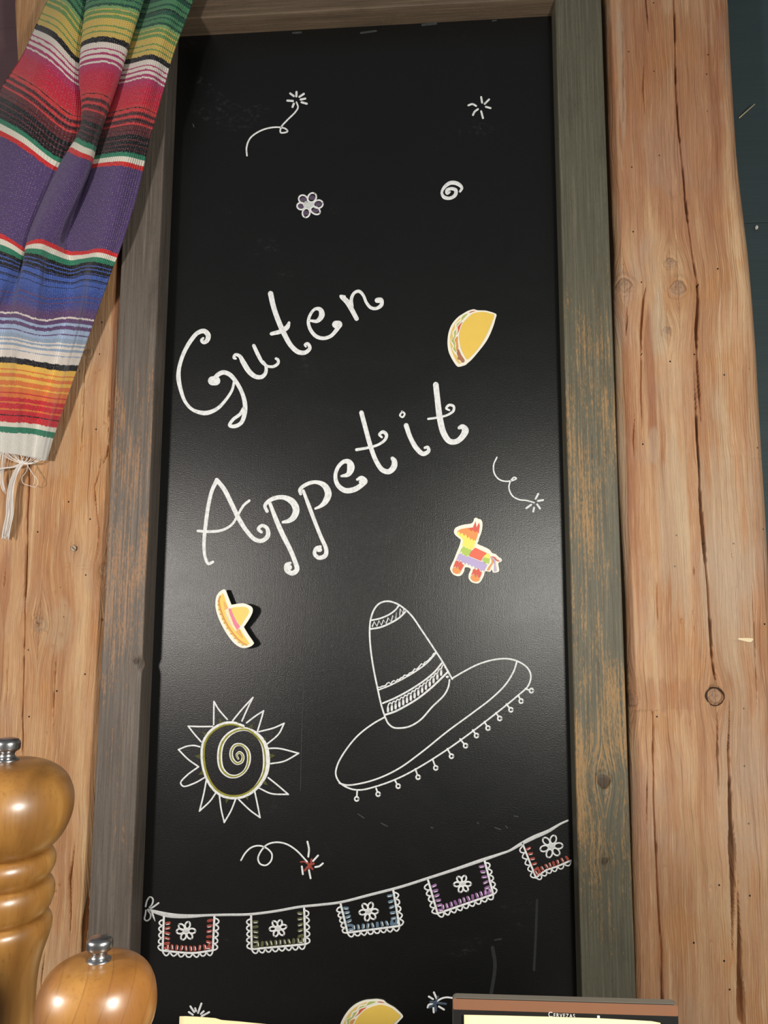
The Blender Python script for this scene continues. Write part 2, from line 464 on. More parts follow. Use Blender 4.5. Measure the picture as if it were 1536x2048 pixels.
# ---- timber posts either side of the board
YP = -0.020
b = B_FINE
eL = edge_from([(21, 0), (28, 120), (24, 350), (-30, 700), (-60, 1000), (-70, 1500), (-85, 2100)], YP, b)
eR = edge_from([(330, -60), (300, 0), (262, 600), (243, 850), (225, 1200), (205, 1500), (172, 1800), (160, 2100)], YP, b)
eR = np.minimum(eR, -0.5255)
tag(timber('timber_post', 'z', (eL, eR), b, YP, 0.06, 300, 0.018, 0.030, MW['post_l'], seed=11, guides=[[(84, 250), (66, 700), (58, 930), (50, 1200), (46, 1350), (44, 1500), (38, 1800)]],
   cracks=[([(84, 250, 3), (66, 700, 4), (58, 930, 5), (50, 1200, 4.5), (46, 1350, 4), (44, 1500, 3), (38, 1800, 3)], 0.025),
           ([(171, 720, 0.5), (169, 760, 2), (166, 850, 1.8), (157, 940, 0.5)], 0.010),
           ([(216, 880, 0.5), (212, 910, 3.5), (204, 930, 1)], 0.010), ([(205, 905, 0.5), (196, 950, 2.5), (187, 975, 2), (191, 1010, 2.5), (197, 1060, 1.5), (190, 1130, 0.5)], 0.008),
           ([(112, 1290, 0.5), (111, 1330, 2), (107, 1410, 1.5), (106, 1480, 0.5)], 0.008), ([(15, 1290, 1), (13, 1380, 2), (10, 1480, 1)], 0.010),
           ([(12, 1130, 0.5), (9, 1160, 3), (5, 1185, 0.5)], 0.008), ([(218, 790, 0.5), (217, 830, 2), (214, 880, 0.5)], 0.008),
           ([(150, 1690, 0.5), (139, 1760, 4), (141, 1830, 2), (138, 1880, 0.5)], 0.012), ([(90, 1900, 0.5), (84, 1950, 4), (78, 2000, 1)], 0.012),
           ([(168, 1790, 0.5), (162, 1860, 6), (158, 1930, 3), (150, 2000, 0.5)], 0.012)],
   knots=[(148, 1097, 9, 0.0), (80, 1248, 18, 0.0008), (176, 706, 10, 0.0), (206, 1141, 11, -0.001)],
   dents=[(165, 892, 1.6, 1.6, .006), (111, 905, 1.6, 1.6, .006), (142, 975, 1.7, 1.7, .006), (226, 882, 1.6, 1.6, .006), (110, 1050, 1.5, 1.5, .006),
          (76, 1250, 3.4, 3.4, .008), (73, 1236, 2.2, 3.2, .006), (94, 1265, 1.5, 1.5, .006), (122, 1271, 2.5, 4, .005), (130, 1213, 1.6, 1.6, .006), (105, 1293, 1.8, 1.8, .006),
          (158, 742, 1.4, 1.4, .006), (190, 744, 1.4, 1.4, .006), (200, 739, 1.4, 1.4, .006), (210, 845, 1.6, 1.6, .006), (226, 1010, 1.5, 2, .006),
          (211, 1098, 1.6, 1.6, .006), (201, 1240, 1.8, 1.8, .006), (93, 1468, 1.6, 1.6, .006), (148, 1097, 4, 4, .005), (112, 1185, 1.5, 1.5, .006),
          (118, 1772, 1.8, 1.8, .006), (111, 1786, 1.8, 1.8, .006), (204, 1140, 10, 14, .004), (135, 1130, 9, 3, .003), (165, 1135, 20, 2.5, .0025)],
   brown_tones=[(232, 700, 12, 220, 0.75), (222, 1050, 9, 330, 0.55), (10, 1150, 12, 90, 0.55)],  # right-edge strips put the rounded corner's shade into the colour
   greys=[(120, 900, 22, 60, 0.3), (115, 1255, 40, 40, 0.3)], wav=0.0022),
   'honey coloured hewn timber post behind the striped blanket', 'post', 'hewn timber posts')

rL = edge_from([(1200, -120), (1212, 0), (1222, 300), (1232, 500), (1230, 575), (1233, 700), (1238, 900), (1242, 1000), (1254, 1200), (1259, 1400), (1265, 1600), (1270, 1800), (1276, 2048)], YP, b)
rL = np.maximum(rL, 0.2606)
rR = edge_from([(1452, -120), (1463, 0), (1467, 100), (1480, 300), (1497, 450), (1503, 500), (1512, 600), (1520, 700), (1528, 850), (1537, 1000), (1548, 1200), (1570, 1600), (1596, 2048)], YP, b)
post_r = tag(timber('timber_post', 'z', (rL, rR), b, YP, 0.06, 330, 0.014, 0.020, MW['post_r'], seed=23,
   guides=[[(1291, -40), (1296, 66), (1293, 570), (1287, 600), (1283, 650), (1283, 800), (1290, 1000), (1306, 1400), (1308, 1600), (1312, 1700), (1318, 1850), (1322, 1900), (1324, 2048)],
           [(1345, -60), (1350, 100), (1353, 200), (1362, 300), (1371, 400), (1375, 430), (1385, 510), (1394, 560), (1397, 600), (1394, 650), (1395, 720), (1393, 820), (1396, 880), (1401, 960), (1402, 1000), (1408, 1080), (1414, 1150), (1420, 1230), (1424, 1310), (1429, 1345), (1434, 1372),
            (1445, 1400), (1458, 1500), (1461, 1600), (1464, 1700), (1466, 1780), (1473, 1840), (1479, 1900), (1482, 2000), (1485, 2060)]],
   cracks=[([(1345, -60, 3), (1350, 100, 3.5), (1353, 200, 3.5), (1362, 300, 4), (1371, 400, 5), (1375, 430, 4.5), (1385, 510, 3.5), (1394, 560, 3), (1397, 600, 5), (1394, 650, 5.5), (1395, 720, 5), (1400, 790, 4), (1403, 845, 0.5)], 0.028),
           ([(1389, 740, 0.5), (1393, 820, 3), (1396, 880, 5), (1401, 960, 6.5), (1402, 1000, 7), (1408, 1080, 6.5), (1414, 1150, 6), (1420, 1230, 5), (1424, 1310, 6), (1429, 1345, 5), (1434, 1372, 0.5)], 0.03),
           ([(1291, -40, 3), (1293, 20, 2.5), (1296, 66, 0.5)], 0.02),
           ([(1293, 570, 0.5), (1287, 600, 3.5), (1283, 650, 3.5), (1283, 720, 3), (1283, 800, 2), (1288, 900, 0.5)], 0.014),
           ([(1254, 610, 0.5), (1254, 640, 3), (1253, 670, 0.5)], 0.010), ([(1271, 820, 0.5), (1268, 880, 2), (1271, 930, 0.5)], 0.008),
           ([(1307, 1425, 2.5), (1308, 1600, 3), (1312, 1700, 3), (1318, 1850, 3.5), (1322, 1900, 2.5), (1324, 2048, 3)], 0.018),
           ([(1296, 1540, 0.5), (1295, 1580, 3), (1294, 1660, 0.5)], 0.01),
           ([(1434, 1425, 1), (1436, 1500, 4), (1438, 1570, 3), (1440, 1625, 0.5)], 0.018),
           ([(1459, 1400, 1), (1458, 1500, 4), (1461, 1600, 9), (1464, 1700, 11), (1466, 1780, 9), (1465, 1870, 4), (1464, 1930, 1)], 0.035),
           ([(1476, 1750, 0.5), (1478, 1830, 5), (1479, 1900, 9), (1482, 2000, 12), (1485, 2060, 12)], 0.035),
           ([(1313, 1150, 0.5), (1315, 1210, 2.5), (1317, 1260, 0.5)], 0.008), ([(1502, 1150, 0.5), (1508, 1250, 2), (1513, 1345, 2), (1515, 1420, 0.5)], 0.008),
           ([(1245, 60, 0.5), (1247, 150, 3), (1246, 250, 1), (1248, 330, 0.5)], 0.006), ([(1289, 100, 0.5), (1286, 180, 4), (1289, 230, 0.5)], 0.006)],
   knots=[(1248, 572, 17, 0.004), (1357, 577, 18, 0.003), (1430, 1393, 15, 0.0001), (1340, 525, 12, 0.001), (1262, 1400, 14, 0.003), (1335, 660, 10, 0.0)],
   dents=[(1389, 1143, 1.8, 5, .006), (1364, 1242, 2.4, 2.4, .006), (1390, 1257, 1.6, 1.6, .006), (1387, 1224, 1.5, 1.5, .005), (1413, 1320, 1.5, 1.5, .005),
          (1465, 1110, 1.5, 1.5, .005), (1435, 1002, 1.5, 1.5, .005), (1382, 1447, 1.5, 1.5, .005), (1421, 1777, 1.5, 1.5, .005), (1422, 1885, 1.5, 1.5, .005),
          (1345, 385, 5, 14, .003), (1350, 375, 3, 20, .002), (1330, 1735, 1.6, 1.6, .004), (1540, 1530, 1.5, 1.5, .005), (1478, 1278, 18, 4, -.002),
          (1300, 1400, 14, 30, .003), (1305, 1425, 26, 2.0, .003), (1345, 1420, 22, 1.6, .0015), (1470, 910, 60, 1.5, .001), (1520, 915, 25, 1.5, .0015)],
   brown_tones=[(1330, 190, 150, 330, 0.50), (1300, 740, 10, 150, 0.8), (1262, 900, 8, 260, 0.45), (1290, 150, 60, 150, 0.35), (1262, 1250, 6, 230, 0.6), (1345, 1390, 60, 30, 0.35), (1285, 1640, 12, 180, 0.45), (1262, 330, 20, 160, 0.5)],  # first area turns the upper post a broad, darker red-brown
   greys=[(1318, 650, 16, 95, 0.55), (1308, 890, 10, 30, 0.5), (1455, 1110, 55, 240, 0.5), (1350, 1060, 26, 170, 0.5), (1490, 1560, 40, 200, 0.35), (1246, 950, 6, 300, 0.5), (1242, 150, 6, 220, 0.5), (1520, 1000, 22, 200, 0.25)], wav=0.0022),
   'pinkish hewn timber post with long drying cracks and knots beside the green wall', 'post', 'hewn timber posts')

# ------------------------------------------------------------------ chalkboard with frame
BL, BR, BT, YFR = -0.460, 0.1857, 0.998, -0.042
board = empty('chalkboard', (-0.137, 0, TABLE_Z-0.25), 'tall framed blackboard with white chalk lettering Guten Appetit and drawings', 'chalkboard')
BB = TABLE_Z-0.23
panel = box('panel', (BL-0.03, 0.0, BB), (BR+0.03, 0.018, BT+0.03), BOARD, board, 0)
bs = np.concatenate([np.linspace(BB, -0.66, 14), np.linspace(-0.655, 1.13, 520)])
def wear_l(z):
    y = np.interp(z, at(np.full(9, 270.), np.linspace(0, 2048, 9), YFR)[::-1, 2], np.linspace(2048, 0, 9))
    return np.interp(y, [0, 600, 780, 900, 1150, 1300, 1420, 1700, 2048], [-.1, 0.0, 0.55, 0.85, 0.95, 0.75, 0.35, 0.3, 0.1])
def wear_r(z):
    y = np.interp(z, at(np.full(9, 1200.), np.linspace(0, 2048, 9), YFR)[::-1, 2], np.linspace(2048, 0, 9))
    return np.interp(y, [0, 400, 640, 800, 1000, 1300, 1500, 1700, 1850, 2048], [-.2, -.1, 0.45, 0.7, 0.75, 0.6, 0.95, 0.7, 0.3, 0.0])
o = np.ones_like(bs)
st = timber('stile', 'z', (o*-0.5245, o*-0.4597), bs, YFR, 0.016, 110, 0.002, 0.0022, MW['stile_l'], board, seed=41, wav=0.0005, grain=0.00025, wear=wear_l,
            knots=[(272, 1322, 6, 0.0)], dents=[(284, 1330, 6, 9, .010), (230, 1120, 5, 40, .0008)],
            cracks=[([(215, 1330, .5), (213, 1350, 1.5), (228, 1356, .5)], .001)])
st['label'] = 'weathered dark stile with a chipped edge'
st = timber('stile', 'z', (o*0.1857, o*0.2594), bs, YFR, 0.016, 120, 0.0028, 0.002, MW['stile_r'], board, seed=57, wav=0.0005, grain=0.00028, wear=wear_r,
            knots=[(1207, 1562, 14, 0.0006), (1210, 1722, 7, 0.0)], dents=[(1245, 1770, 4, 6, .001)],
            cracks=[([(1129, 350, .8), (1131, 600, 1.2), (1134, 900, .8)], .0012)])
st['label'] = 'wide weathered stile with flaking grey paint'
bx = np.linspace(-0.52, 0.25, 240)
o = np.ones_like(bx)
timber('top_rail', 'x', (o*0.998, o*1.10), bx, YFR+0.002, 0.016, 90, 0.0025, 0.002, MW['rail'], board, seed=71, wav=0.0006, grain=0.0003, wear=lambda v: v*0+0.3)

# ---- chalk strokes: domed ribbons of paint lying on the board
def catmull(P, step):
    P = np.asarray(P, float)
    if len(P) == 2:
        n = max(2, int(np.hypot(*(P[1]-P[0])[:2])/step)+1)
        return P[0]+(P[1]-P[0])*np.linspace(0, 1, n)[:, None]
    d = np.maximum(np.hypot(*(P[1:]-P[:-1])[:, :2].T), 1e-6)
    s = np.concatenate([[0], np.cumsum(np.sqrt(d))])
    T = np.gradient(P, s, axis=0)
    out = []
    for i in range(len(P)-1):
        n = max(2, int(d[i]/step)+1)
        t = np.linspace(0, 1, n, endpoint=(i == len(P)-2))[:, None]
        h = s[i+1]-s[i]
        out.append((2*t**3-3*t**2+1)*P[i]+(t**3-2*t**2+t)*h*T[i]+(-2*t**3+3*t**2)*P[i+1]+(t**3-t**2)*h*T[i+1])
    return np.concatenate(out)

class Ink:
    """collects strokes and dots given in the pixel frame (ox,oy,scale) of a close-up of the board"""
    def __init__(s, ox=0, oy=0, sc=1.0):
        s.fr = (ox, oy, sc); s.v = []; s.f = []; s.mi = []; s.k = 0
    def lift(s):
        s.k += 1
        return -0.00006-0.000012*(s.k % 40)
    def px(s, P):
        P = np.asarray(P, float).copy()
        P[:, 0] = s.fr[0]+P[:, 0]/s.fr[2]; P[:, 1] = s.fr[1]+P[:, 1]/s.fr[2]
        return P
    def stroke(s, pts, w, mat=0, step=1.6, h=0.0006, smooth=True):
        pts = [tuple(p)+((w,) if len(p) == 2 else ()) for p in pts]
        P = s.px(pts); P[:, 2] /= s.fr[2]
        if smooth or len(P) == 2:
            P = catmull(P, step)
        P[:, 2] = np.maximum(P[:, 2], 0.8)
        t = np.gradient(P[:, :2], axis=0)
        t /= np.maximum(np.linalg.norm(t, axis=1), 1e-6)[:, None]
        # round caps
        a, bq = P[0].copy(), P[-1].copy()
        caps0, caps1 = [], []
        for f in (0.98, 0.8, 0.45):
            q = a.copy(); q[:2] -= t[0]*a[2]/2*f; q[2] = a[2]*math.sqrt(max(0, 1-f*f)); caps0.append(q)
            q = bq.copy(); q[:2] += t[-1]*bq[2]/2*f; q[2] = bq[2]*math.sqrt(max(0, 1-f*f)); caps1.append(q)
        P = np.vstack([caps0, P, caps1[::-1]])
        t = np.vstack([[t[0]]*3, t, [t[-1]]*3])
        nrm = np.stack([-t[:, 1], t[:, 0]], 1)
        y0 = s.lift()
        n0 = len(s.v)
        hw = P[:, 2:3]/2
        rows = []
        for k, yy in ((-1, y0), (-0.55, y0-h*0.8), (0.55, y0-h*0.8), (1, y0)):
            q = P[:, :2]+nrm*hw*k
            p3 = at(q[:, 0], q[:, 1], 0.0); p3[:, 1] = yy
            rows.append(p3)
        V = np.stack(rows, 1).reshape(-1, 3)
        s.v += V.tolist()
        for i in range(len(P)-1):
            for k in range(3):
                a0 = n0+i*4+k
                s.f.append((a0, a0+4, a0+5, a0+1)); s.mi.append(mat)
        return s
    def dot(s, x, y, r, mat=0):
        return s.stroke([(x-0.3*r, y, 1.7*r), (x+0.3*r, y, 1.7*r)], r, mat)
    def ring(s, x, y, r, w, mat=0, ry=None, rot=0.0):
        ry = ry or r
        pts = []
        for k in range(13):
            a = k*math.pi*2/12
            u, v = r*math.cos(a), ry*math.sin(a)
            pts.append((x+u*math.cos(rot)-v*math.sin(rot), y+u*math.sin(rot)+v*math.cos(rot)))
        return s.stroke(pts, w, mat)
    def build(s, name, mats, parent, label=None):
        ob = mesh(name, s.v, s.f, mats, parent, True, s.mi)
        if label: ob['label'] = label
        return ob

# lettering
L1 = (340, 540, 3.339); L2 = (380, 740, 2.648)
def letter(fr, ch, strokes, dots=()):
    k = Ink(*fr)
    for pts, w in strokes: k.stroke(pts, w)
    for x, y, r in dots: k.dot(x, y, r)
    k.build('letter', WHITE, board, 'hand painted white letter '+ch)
letter(L1, 'G', [([(222, 455, 16), (210, 470, 20), (225, 484, 24), (248, 470, 30), (255, 435, 34), (228, 408, 32), (185, 420, 28), (140, 470, 28), (92, 555, 26), (62, 650, 26), (57, 720, 30), (72, 800, 26), (102, 880, 22), (150, 932, 22), (235, 955, 30), (312, 928, 24), (372, 868, 20), (415, 800, 18), (430, 735, 16)], 24),
                ([(296, 728, 30), (320, 700, 30), (355, 684, 30), (398, 698, 30), (440, 745, 28), (478, 812, 26), (500, 890, 30), (498, 960, 30), (474, 1022, 26), (430, 1044, 26), (398, 1038, 22), (420, 1000, 22), (468, 962, 22), (490, 925, 20)], 26)], [(295, 740, 36)])
letter(L1, 'u', [([(440, 592, 14), (427, 586, 20), (436, 566, 20), (464, 574, 24), (490, 618, 34), (530, 680, 34), (572, 712, 30), (612, 714, 28), (638, 688, 24), (640, 640, 20), (622, 610, 14)], 26),
                ([(560, 506, 24), (590, 570, 26), (618, 618, 22), (652, 642, 18), (692, 644, 20), (722, 622, 20), (720, 598, 20), (708, 592, 18)], 22)])
letter(L1, 't', [([(672, 158, 36), (690, 240, 34), (722, 335, 34), (762, 425, 34), (808, 505, 32), (858, 548, 32), (905, 550, 28), (934, 520, 24), (918, 492, 22), (900, 500, 16), (908, 512, 12)], 30),
                ([(678, 426, 24), (738, 410, 30), (782, 382, 32), (795, 352, 18)], 26)])
letter(L1, 'e', [([(935, 338, 16), (985, 340, 26), (1014, 300, 38), (1003, 264, 30), (970, 260, 20), (936, 300, 20), (924, 350, 22), (940, 402, 24), (978, 444, 26), (1025, 456, 24), (1072, 442, 24), (1106, 408, 26), (1126, 376, 34)], 24)], [(1117, 364, 30)])
letter(L1, 'n', [([(1148, 180, 30), (1185, 215, 36), (1218, 272, 32), (1246, 325, 30)], 32), ([(1140, 174, 18), (1165, 178, 20)], 18),
                ([(1215, 245, 22), (1212, 190, 22), (1232, 152, 20), (1262, 142, 22), (1290, 168, 20), (1312, 218, 20), (1342, 252, 22), (1380, 256, 22), (1412, 232, 26), (1410, 198, 26), (1390, 196, 24)], 20)], [(1390, 203, 20)])
letter(L2, 'A', [([(142, 584, 22), (116, 640, 20), (97, 720, 20), (83, 820, 20), (74, 920, 18), (80, 990, 16), (98, 1026, 16), (122, 1016, 14)], 18),
                ([(142, 582, 22), (180, 630, 24), (220, 708, 24), (260, 790, 24), (300, 852, 22), (345, 898, 22), (382, 904, 22), (412, 878, 24), (408, 838, 20), (382, 824, 18), (362, 842, 18), (378, 858, 16)], 22),
                ([(42, 852, 14), (100, 856, 15), (170, 848, 14), (222, 818, 13), (255, 765, 13), (285, 716, 14), (314, 692, 14)], 14)])
letter(L2, 'p', [([(408, 748, 18), (397, 718, 18), (430, 686, 22), (490, 674, 24), (540, 696, 34), (562, 738, 36), (550, 778, 32), (525, 798, 24), (492, 806, 14)], 22),
                ([(424, 708, 18), (455, 790, 24), (490, 870, 26), (528, 945, 24), (554, 1008, 24), (566, 1058, 26), (542, 1076, 26), (512, 1060, 24), (512, 1032, 22), (532, 1022, 14)], 24)], [(520, 1045, 18)])
letter(L2, 'p', [([(586, 656, 16), (582, 634, 18), (620, 604, 20), (668, 594, 20), (712, 612, 30), (732, 655, 36), (716, 698, 30), (690, 722, 18), (664, 734, 12)], 20),
                ([(600, 640, 16), (630, 720, 20), (662, 805, 20), (692, 880, 20), (722, 955, 22), (715, 984, 24), (682, 994, 22), (660, 974, 20), (668, 944, 18), (690, 936, 16)], 20)], [(684, 952, 14)])
letter(L2, 'e', [([(802, 562, 12), (838, 552, 26), (852, 515, 40), (842, 488, 30), (818, 484, 22), (786, 512, 20), (770, 560, 20), (782, 608, 24), (822, 638, 28), (872, 632, 28), (912, 606, 26), (930, 588, 22), (908, 570, 20), (886, 580, 14)], 22)], [(910, 592, 14)])
letter(L2, 't', [([(908, 226, 24), (930, 310, 24), (955, 400, 24), (985, 480, 24), (1020, 530, 26), (1054, 538, 28), (1080, 512, 32), (1082, 482, 28), (1072, 468, 20)], 24),
                ([(882, 422, 16), (940, 412, 14), (1000, 394, 14), (1035, 366, 16), (1040, 342, 18), (1022, 328, 18), (1003, 342, 14), (1016, 356, 12)], 14)])
letter(L2, 'i', [([(1145, 294, 26), (1166, 355, 24), (1200, 415, 26), (1235, 444, 24), (1264, 428, 20), (1258, 408, 16), (1244, 412, 14)], 24), ([(1125, 220, 9), (1112, 240, 10), (1126, 250, 10), (1137, 232, 10), (1122, 219, 9)], 9)])
letter(L2, 't', [([(1302, 78, 30), (1311, 160, 30), (1324, 260, 32), (1345, 338, 32), (1376, 378, 30), (1412, 378, 28), (1446, 348, 32), (1458, 318, 36), (1442, 300, 26), (1426, 306, 18)], 30),
                ([(1262, 259, 12), (1310, 252, 12), (1364, 238, 12), (1395, 216, 14), (1396, 192, 14), (1372, 186, 14), (1357, 203, 12), (1374, 213, 10)], 12)])

# firework doodles
S1 = (460, 160, 2.743)
def doodle(name, fr, tails, rays, w, wr, label, mats=None, extra=()):
    k = Ink(*fr)
    for p in tails: k.stroke(p, w)
    for p in rays: k.stroke(p, wr)
    for p, ww, m in extra: k.stroke(p, ww, m)
    return k.build(name, mats or WHITE, board, label)
doodle('firework_drawing', S1, [[(93, 415), (91, 370), (110, 320), (160, 282), (215, 263), (268, 259), (306, 268), (316, 282), (278, 288), (280, 260), (312, 222), (358, 176), (373, 150), (365, 122)]],
       [[(331, 74), (350, 88)], [(365, 66), (364, 90)], [(405, 76), (381, 92)], [(388, 107), (413, 102)], [(393, 122), (421, 130)], [(315, 113), (345, 115)], [(350, 130), (343, 148)]], 9, 12, 'looped white firework trail with a ray burst near the top')
doodle('firework_drawing', S1, [], [[(1378, 94), (1383, 124)], [(1421, 107), (1397, 131)], [(1404, 147), (1429, 154)], [(1378, 172), (1388, 209)], [(1360, 160), (1342, 174), (1333, 192)], [(1308, 139), (1330, 132), (1350, 142)]], 9, 11, 'small burst of six white strokes at top right')
k = Ink(*S1)
for cx, cy, rx, ry, rot in [(402, 655, 26, 22, 0.6), (450, 645, 27, 22, -1.0), (484, 681, 26, 22, -0.2), (468, 716, 28, 19, 0.5), (418, 729, 25, 20, 1.8), (390, 692, 22, 19, 0.1)]:
    k.dot(cx, cy, 15, 1); k.ring(cx, cy, rx, 9, 0, ry, rot)
k.dot(430, 686, 26, 2)
PURD = chalk('dull_purple_marker', (92, 78, 98))
k.build('flower_drawing', [WHITE, PURD, SILVER], board, 'six petalled white flower with purple tinted petals')
k = Ink(*S1)
k.stroke([(1262, 612, 12), (1272, 592, 16), (1250, 570, 22), (1212, 564, 22), (1178, 586, 18), (1162, 618, 14), (1175, 643, 20), (1208, 648, 18), (1236, 630, 20), (1238, 604, 20), (1212, 596, 18), (1190, 606, 18), (1192, 622, 18), (1206, 614, 10)], 14)
k.build('spiral_drawing', WHITE, board, 'thick white spiral swirl')
doodle('firework_drawing', (860, 580, 3.304), [[(442, 1106), (421, 1155), (425, 1210), (455, 1250), (500, 1264), (550, 1257), (571, 1245), (556, 1238), (530, 1268), (522, 1310), (545, 1360), (590, 1385), (640, 1391), (688, 1405)]],
       [[(715, 1347), (698, 1380)], [(713, 1394), (747, 1388)], [(708, 1416), (727, 1444)], [(688, 1439), (682, 1464)], [(668, 1419), (637, 1442)]], 10, 13, 'curly white firework trail right of the lettering')
REDM = chalk('red_marker', (158, 74, 64)); OLIVE = chalk('olive_marker', (150, 146, 62)); OLIVED = chalk('dark_olive_marker', (86, 86, 50))
doodle('firework_drawing', (270, 1660, 3.938), [[(835, 238), (870, 180), (920, 136), (980, 124), (1040, 146), (1078, 190), (1070, 245), (1030, 278), (985, 266), (969, 225), (990, 170), (1040, 116), (1110, 97), (1190, 110), (1270, 160), (1356, 250)]],
       [[(1358, 92), (1370, 150), (1365, 210)], [(1442, 201), (1403, 244)], [(1480, 263), (1452, 285), (1420, 292)], [(1314, 287), (1322, 348)], [(1370, 316), (1383, 380)]], 13, 15, 'looped white firework trail with a red spark above the bunting', [WHITE, REDM],
       [([(1305, 252), (1335, 250), (1365, 272)], 12, 1), ([(1391, 230), (1385, 265), (1372, 300)], 16, 1), ([(1338, 318), (1370, 282), (1408, 264)], 18, 1), ([(1362, 262), (1398, 308)], 16, 1)])
doodle('firework_drawing', (340, 1960, 5.486), [], [[(207, 352), (250, 382)], [(224, 290), (265, 352)], [(276, 310), (285, 340)], [(345, 258), (308, 360)], [(370, 343), (340, 372)], [(430, 353), (348, 398)]], 20, 22, 'white ray burst low on the board above the cream sheet')
BLUED = chalk('slate_blue_marker', (70, 84, 100))
doodle('firework_drawing', (650, 1960, 5.486), [[(1232, 230), (1280, 203), (1330, 191), (1400, 198), (1480, 215), (1560, 215), (1640, 260)]],
       [[(1195, 136), (1225, 205)], [(1140, 182), (1185, 210)], [(1127, 300), (1140, 272), (1180, 262)], [(1190, 307), (1193, 355)], [(1250, 291), (1305, 324)]], 20, 22, 'white and slate blue firework beside the dark menu board', [WHITE, BLUED],
       [([(1215, 250), (1325, 262)], 26, 1), ([(1215, 250), (1150, 298)], 30, 1), ([(1210, 240), (1215, 335)], 30, 1), ([(1215, 250), (1240, 182)], 24, 1), ([(1160, 240), (1215, 250)], 28, 1)])

# sombrero drawing
H = (640, 1180, 3.339)
k = Ink(*H)
k.stroke([(435, 850), (410, 770), (385, 660), (355, 510), (336, 370), (332, 260), (340, 190), (364, 126), (400, 88), (450, 75), (505, 88), (560, 122), (612, 172), (680, 270), (760, 390), (820, 482), (882, 592)], 11.5)
k.stroke([(435, 850), (455, 890), (490, 918), (540, 922), (600, 910), (670, 868), (750, 780), (830, 700), (858, 645), (865, 600)], 11.5)
k.stroke([(345, 202), (400, 190), (460, 165), (505, 132), (525, 106)], 11); k.stroke([(340, 260), (400, 250), (470, 221), (530, 185), (570, 146)], 12)
k.stroke([(350, 242), (362, 212), (380, 242), (394, 205), (410, 236), (424, 200), (442, 226), (455, 186), (476, 212), (486, 170), (505, 196), (512, 150), (531, 176), (537, 124), (556, 156), (560, 130)], 10, smooth=False)
k.stroke([(390, 668), (470, 636), (560, 590), (650, 536), (720, 482), (776, 420)], 10)
rnd = random.Random(3)
zz = []
for i in range(34):
    f = i/33.0
    x = 392+(770-392)*f
    y = np.interp(x, [390, 470, 560, 650, 720, 776], [655, 622, 577, 523, 468, 408])+rnd.uniform(-9, 9)
    zz.append((x, y))
k.stroke(zz, 9, smooth=False)
k.stroke([(420, 756), (500, 722), (600, 668), (700, 602), (770, 542), (818, 482)], 12); k.stroke([(440, 832), (500, 812), (580, 770), (660, 720), (740, 656), (800, 600), (856, 545)], 13)
bt, bb_ = ([420, 500, 600, 700, 770, 818], [756, 722, 668, 602, 542, 482]), ([440, 500, 580, 660, 740, 800, 856], [832, 812, 770, 720, 656, 600, 545])
lp = []
for i in range(150):
    f = i/149.0
    x = 448+f*380+9*math.cos(f*2*math.pi*15)
    y0, y1 = np.interp(x-6, *bt), np.interp(x+14, *bb_)
    lp.append((x, (y0+y1)/2+4+(y1-y0)*0.36*math.sin(f*2*math.pi*15)))
k.stroke(lp, 9)
k.dot(850, 580, 9); k.stroke([(840, 520), (862, 560), (884, 596)], 10)
k.stroke([(430, 850), (350, 896), (250, 975), (165, 1080), (116, 1170), (106, 1232), (132, 1286), (200, 1326), (270, 1335), (380, 1310), (520, 1258), (660, 1185), (850, 1065), (1000, 958), (1180, 820), (1320, 706), (1390, 640), (1408, 572), (1385, 520), (1320, 476), (1250, 459), (1160, 466), (1060, 495), (960, 545), (880, 592)], 11)
k.stroke([(130, 1290), (180, 1303), (280, 1290), (400, 1254), (530, 1190), (680, 1082), (850, 945), (1020, 820), (1150, 720), (1240, 630), (1295, 540), (1315, 476)], 11)
somb = k.build('sombrero_drawing', WHITE, board, 'large white line drawing of a tilted sombrero')
for (x0, y0), (x1, y1) in [((248, 1345), (245, 1395)), ((375, 1325), (388, 1363)), ((500, 1270), (522, 1310)), ((637, 1195), (655, 1250)), ((752, 1130), (773, 1188)), ((850, 1060), (878, 1110)), ((935, 995), (972, 1040)),
                           ((1020, 935), (1045, 972)), ((1098, 880), (1122, 922)), ((1175, 820), (1200, 858)), ((1245, 762), (1275, 800)), ((1325, 705), (1343, 742)), ((1370, 660), (1412, 672))]:
    p = Ink(*H)
    d = math.hypot(x1-x0, y1-y0)
    p.stroke([(x0, y0), (x1-(x1-x0)/d*14, y1-(y1-y0)/d*14)], 11); p.ring(x1, y1, 13, 11, 0, 14)
    q = p.build('pompom', WHITE, board); q.parent = somb; q.matrix_parent_inverse = Matrix.Identity(4)

# sun drawing
U = (340, 1160, 4.097)
k = Ink(*U)
for r in [[(358, 1185), (360, 995), (400, 1062), (470, 1143)], [(512, 1155), (590, 1060), (680, 962), (640, 1042), (590, 1155)], [(628, 1170), (700, 1115), (767, 1072), (745, 1150), (715, 1245)],
          [(730, 1243), (850, 1212), (936, 1174), (890, 1262), (795, 1345)], [(800, 1380), (890, 1380), (1055, 1420), (935, 1485), (825, 1505)], [(805, 1620), (880, 1680), (970, 1757), (830, 1750), (730, 1705)],
          [(695, 1735), (715, 1830), (738, 1946), (660, 1890), (565, 1800)], [(540, 1790), (500, 1890), (445, 1986), (420, 1880), (405, 1765)], [(375, 1745), (330, 1810), (242, 1893), (275, 1760), (300, 1630)],
          [(255, 1325), (200, 1262), (150, 1198), (250, 1201), (350, 1200)]]:
    # straight-ish sides with a sharp tip
    tip = max(range(1, len(r)-1), key=lambda i: math.hypot(r[i][0]-530, r[i][1]-1470))
    k.stroke(r[:tip+1], 13); k.stroke(r[tip:], 13)
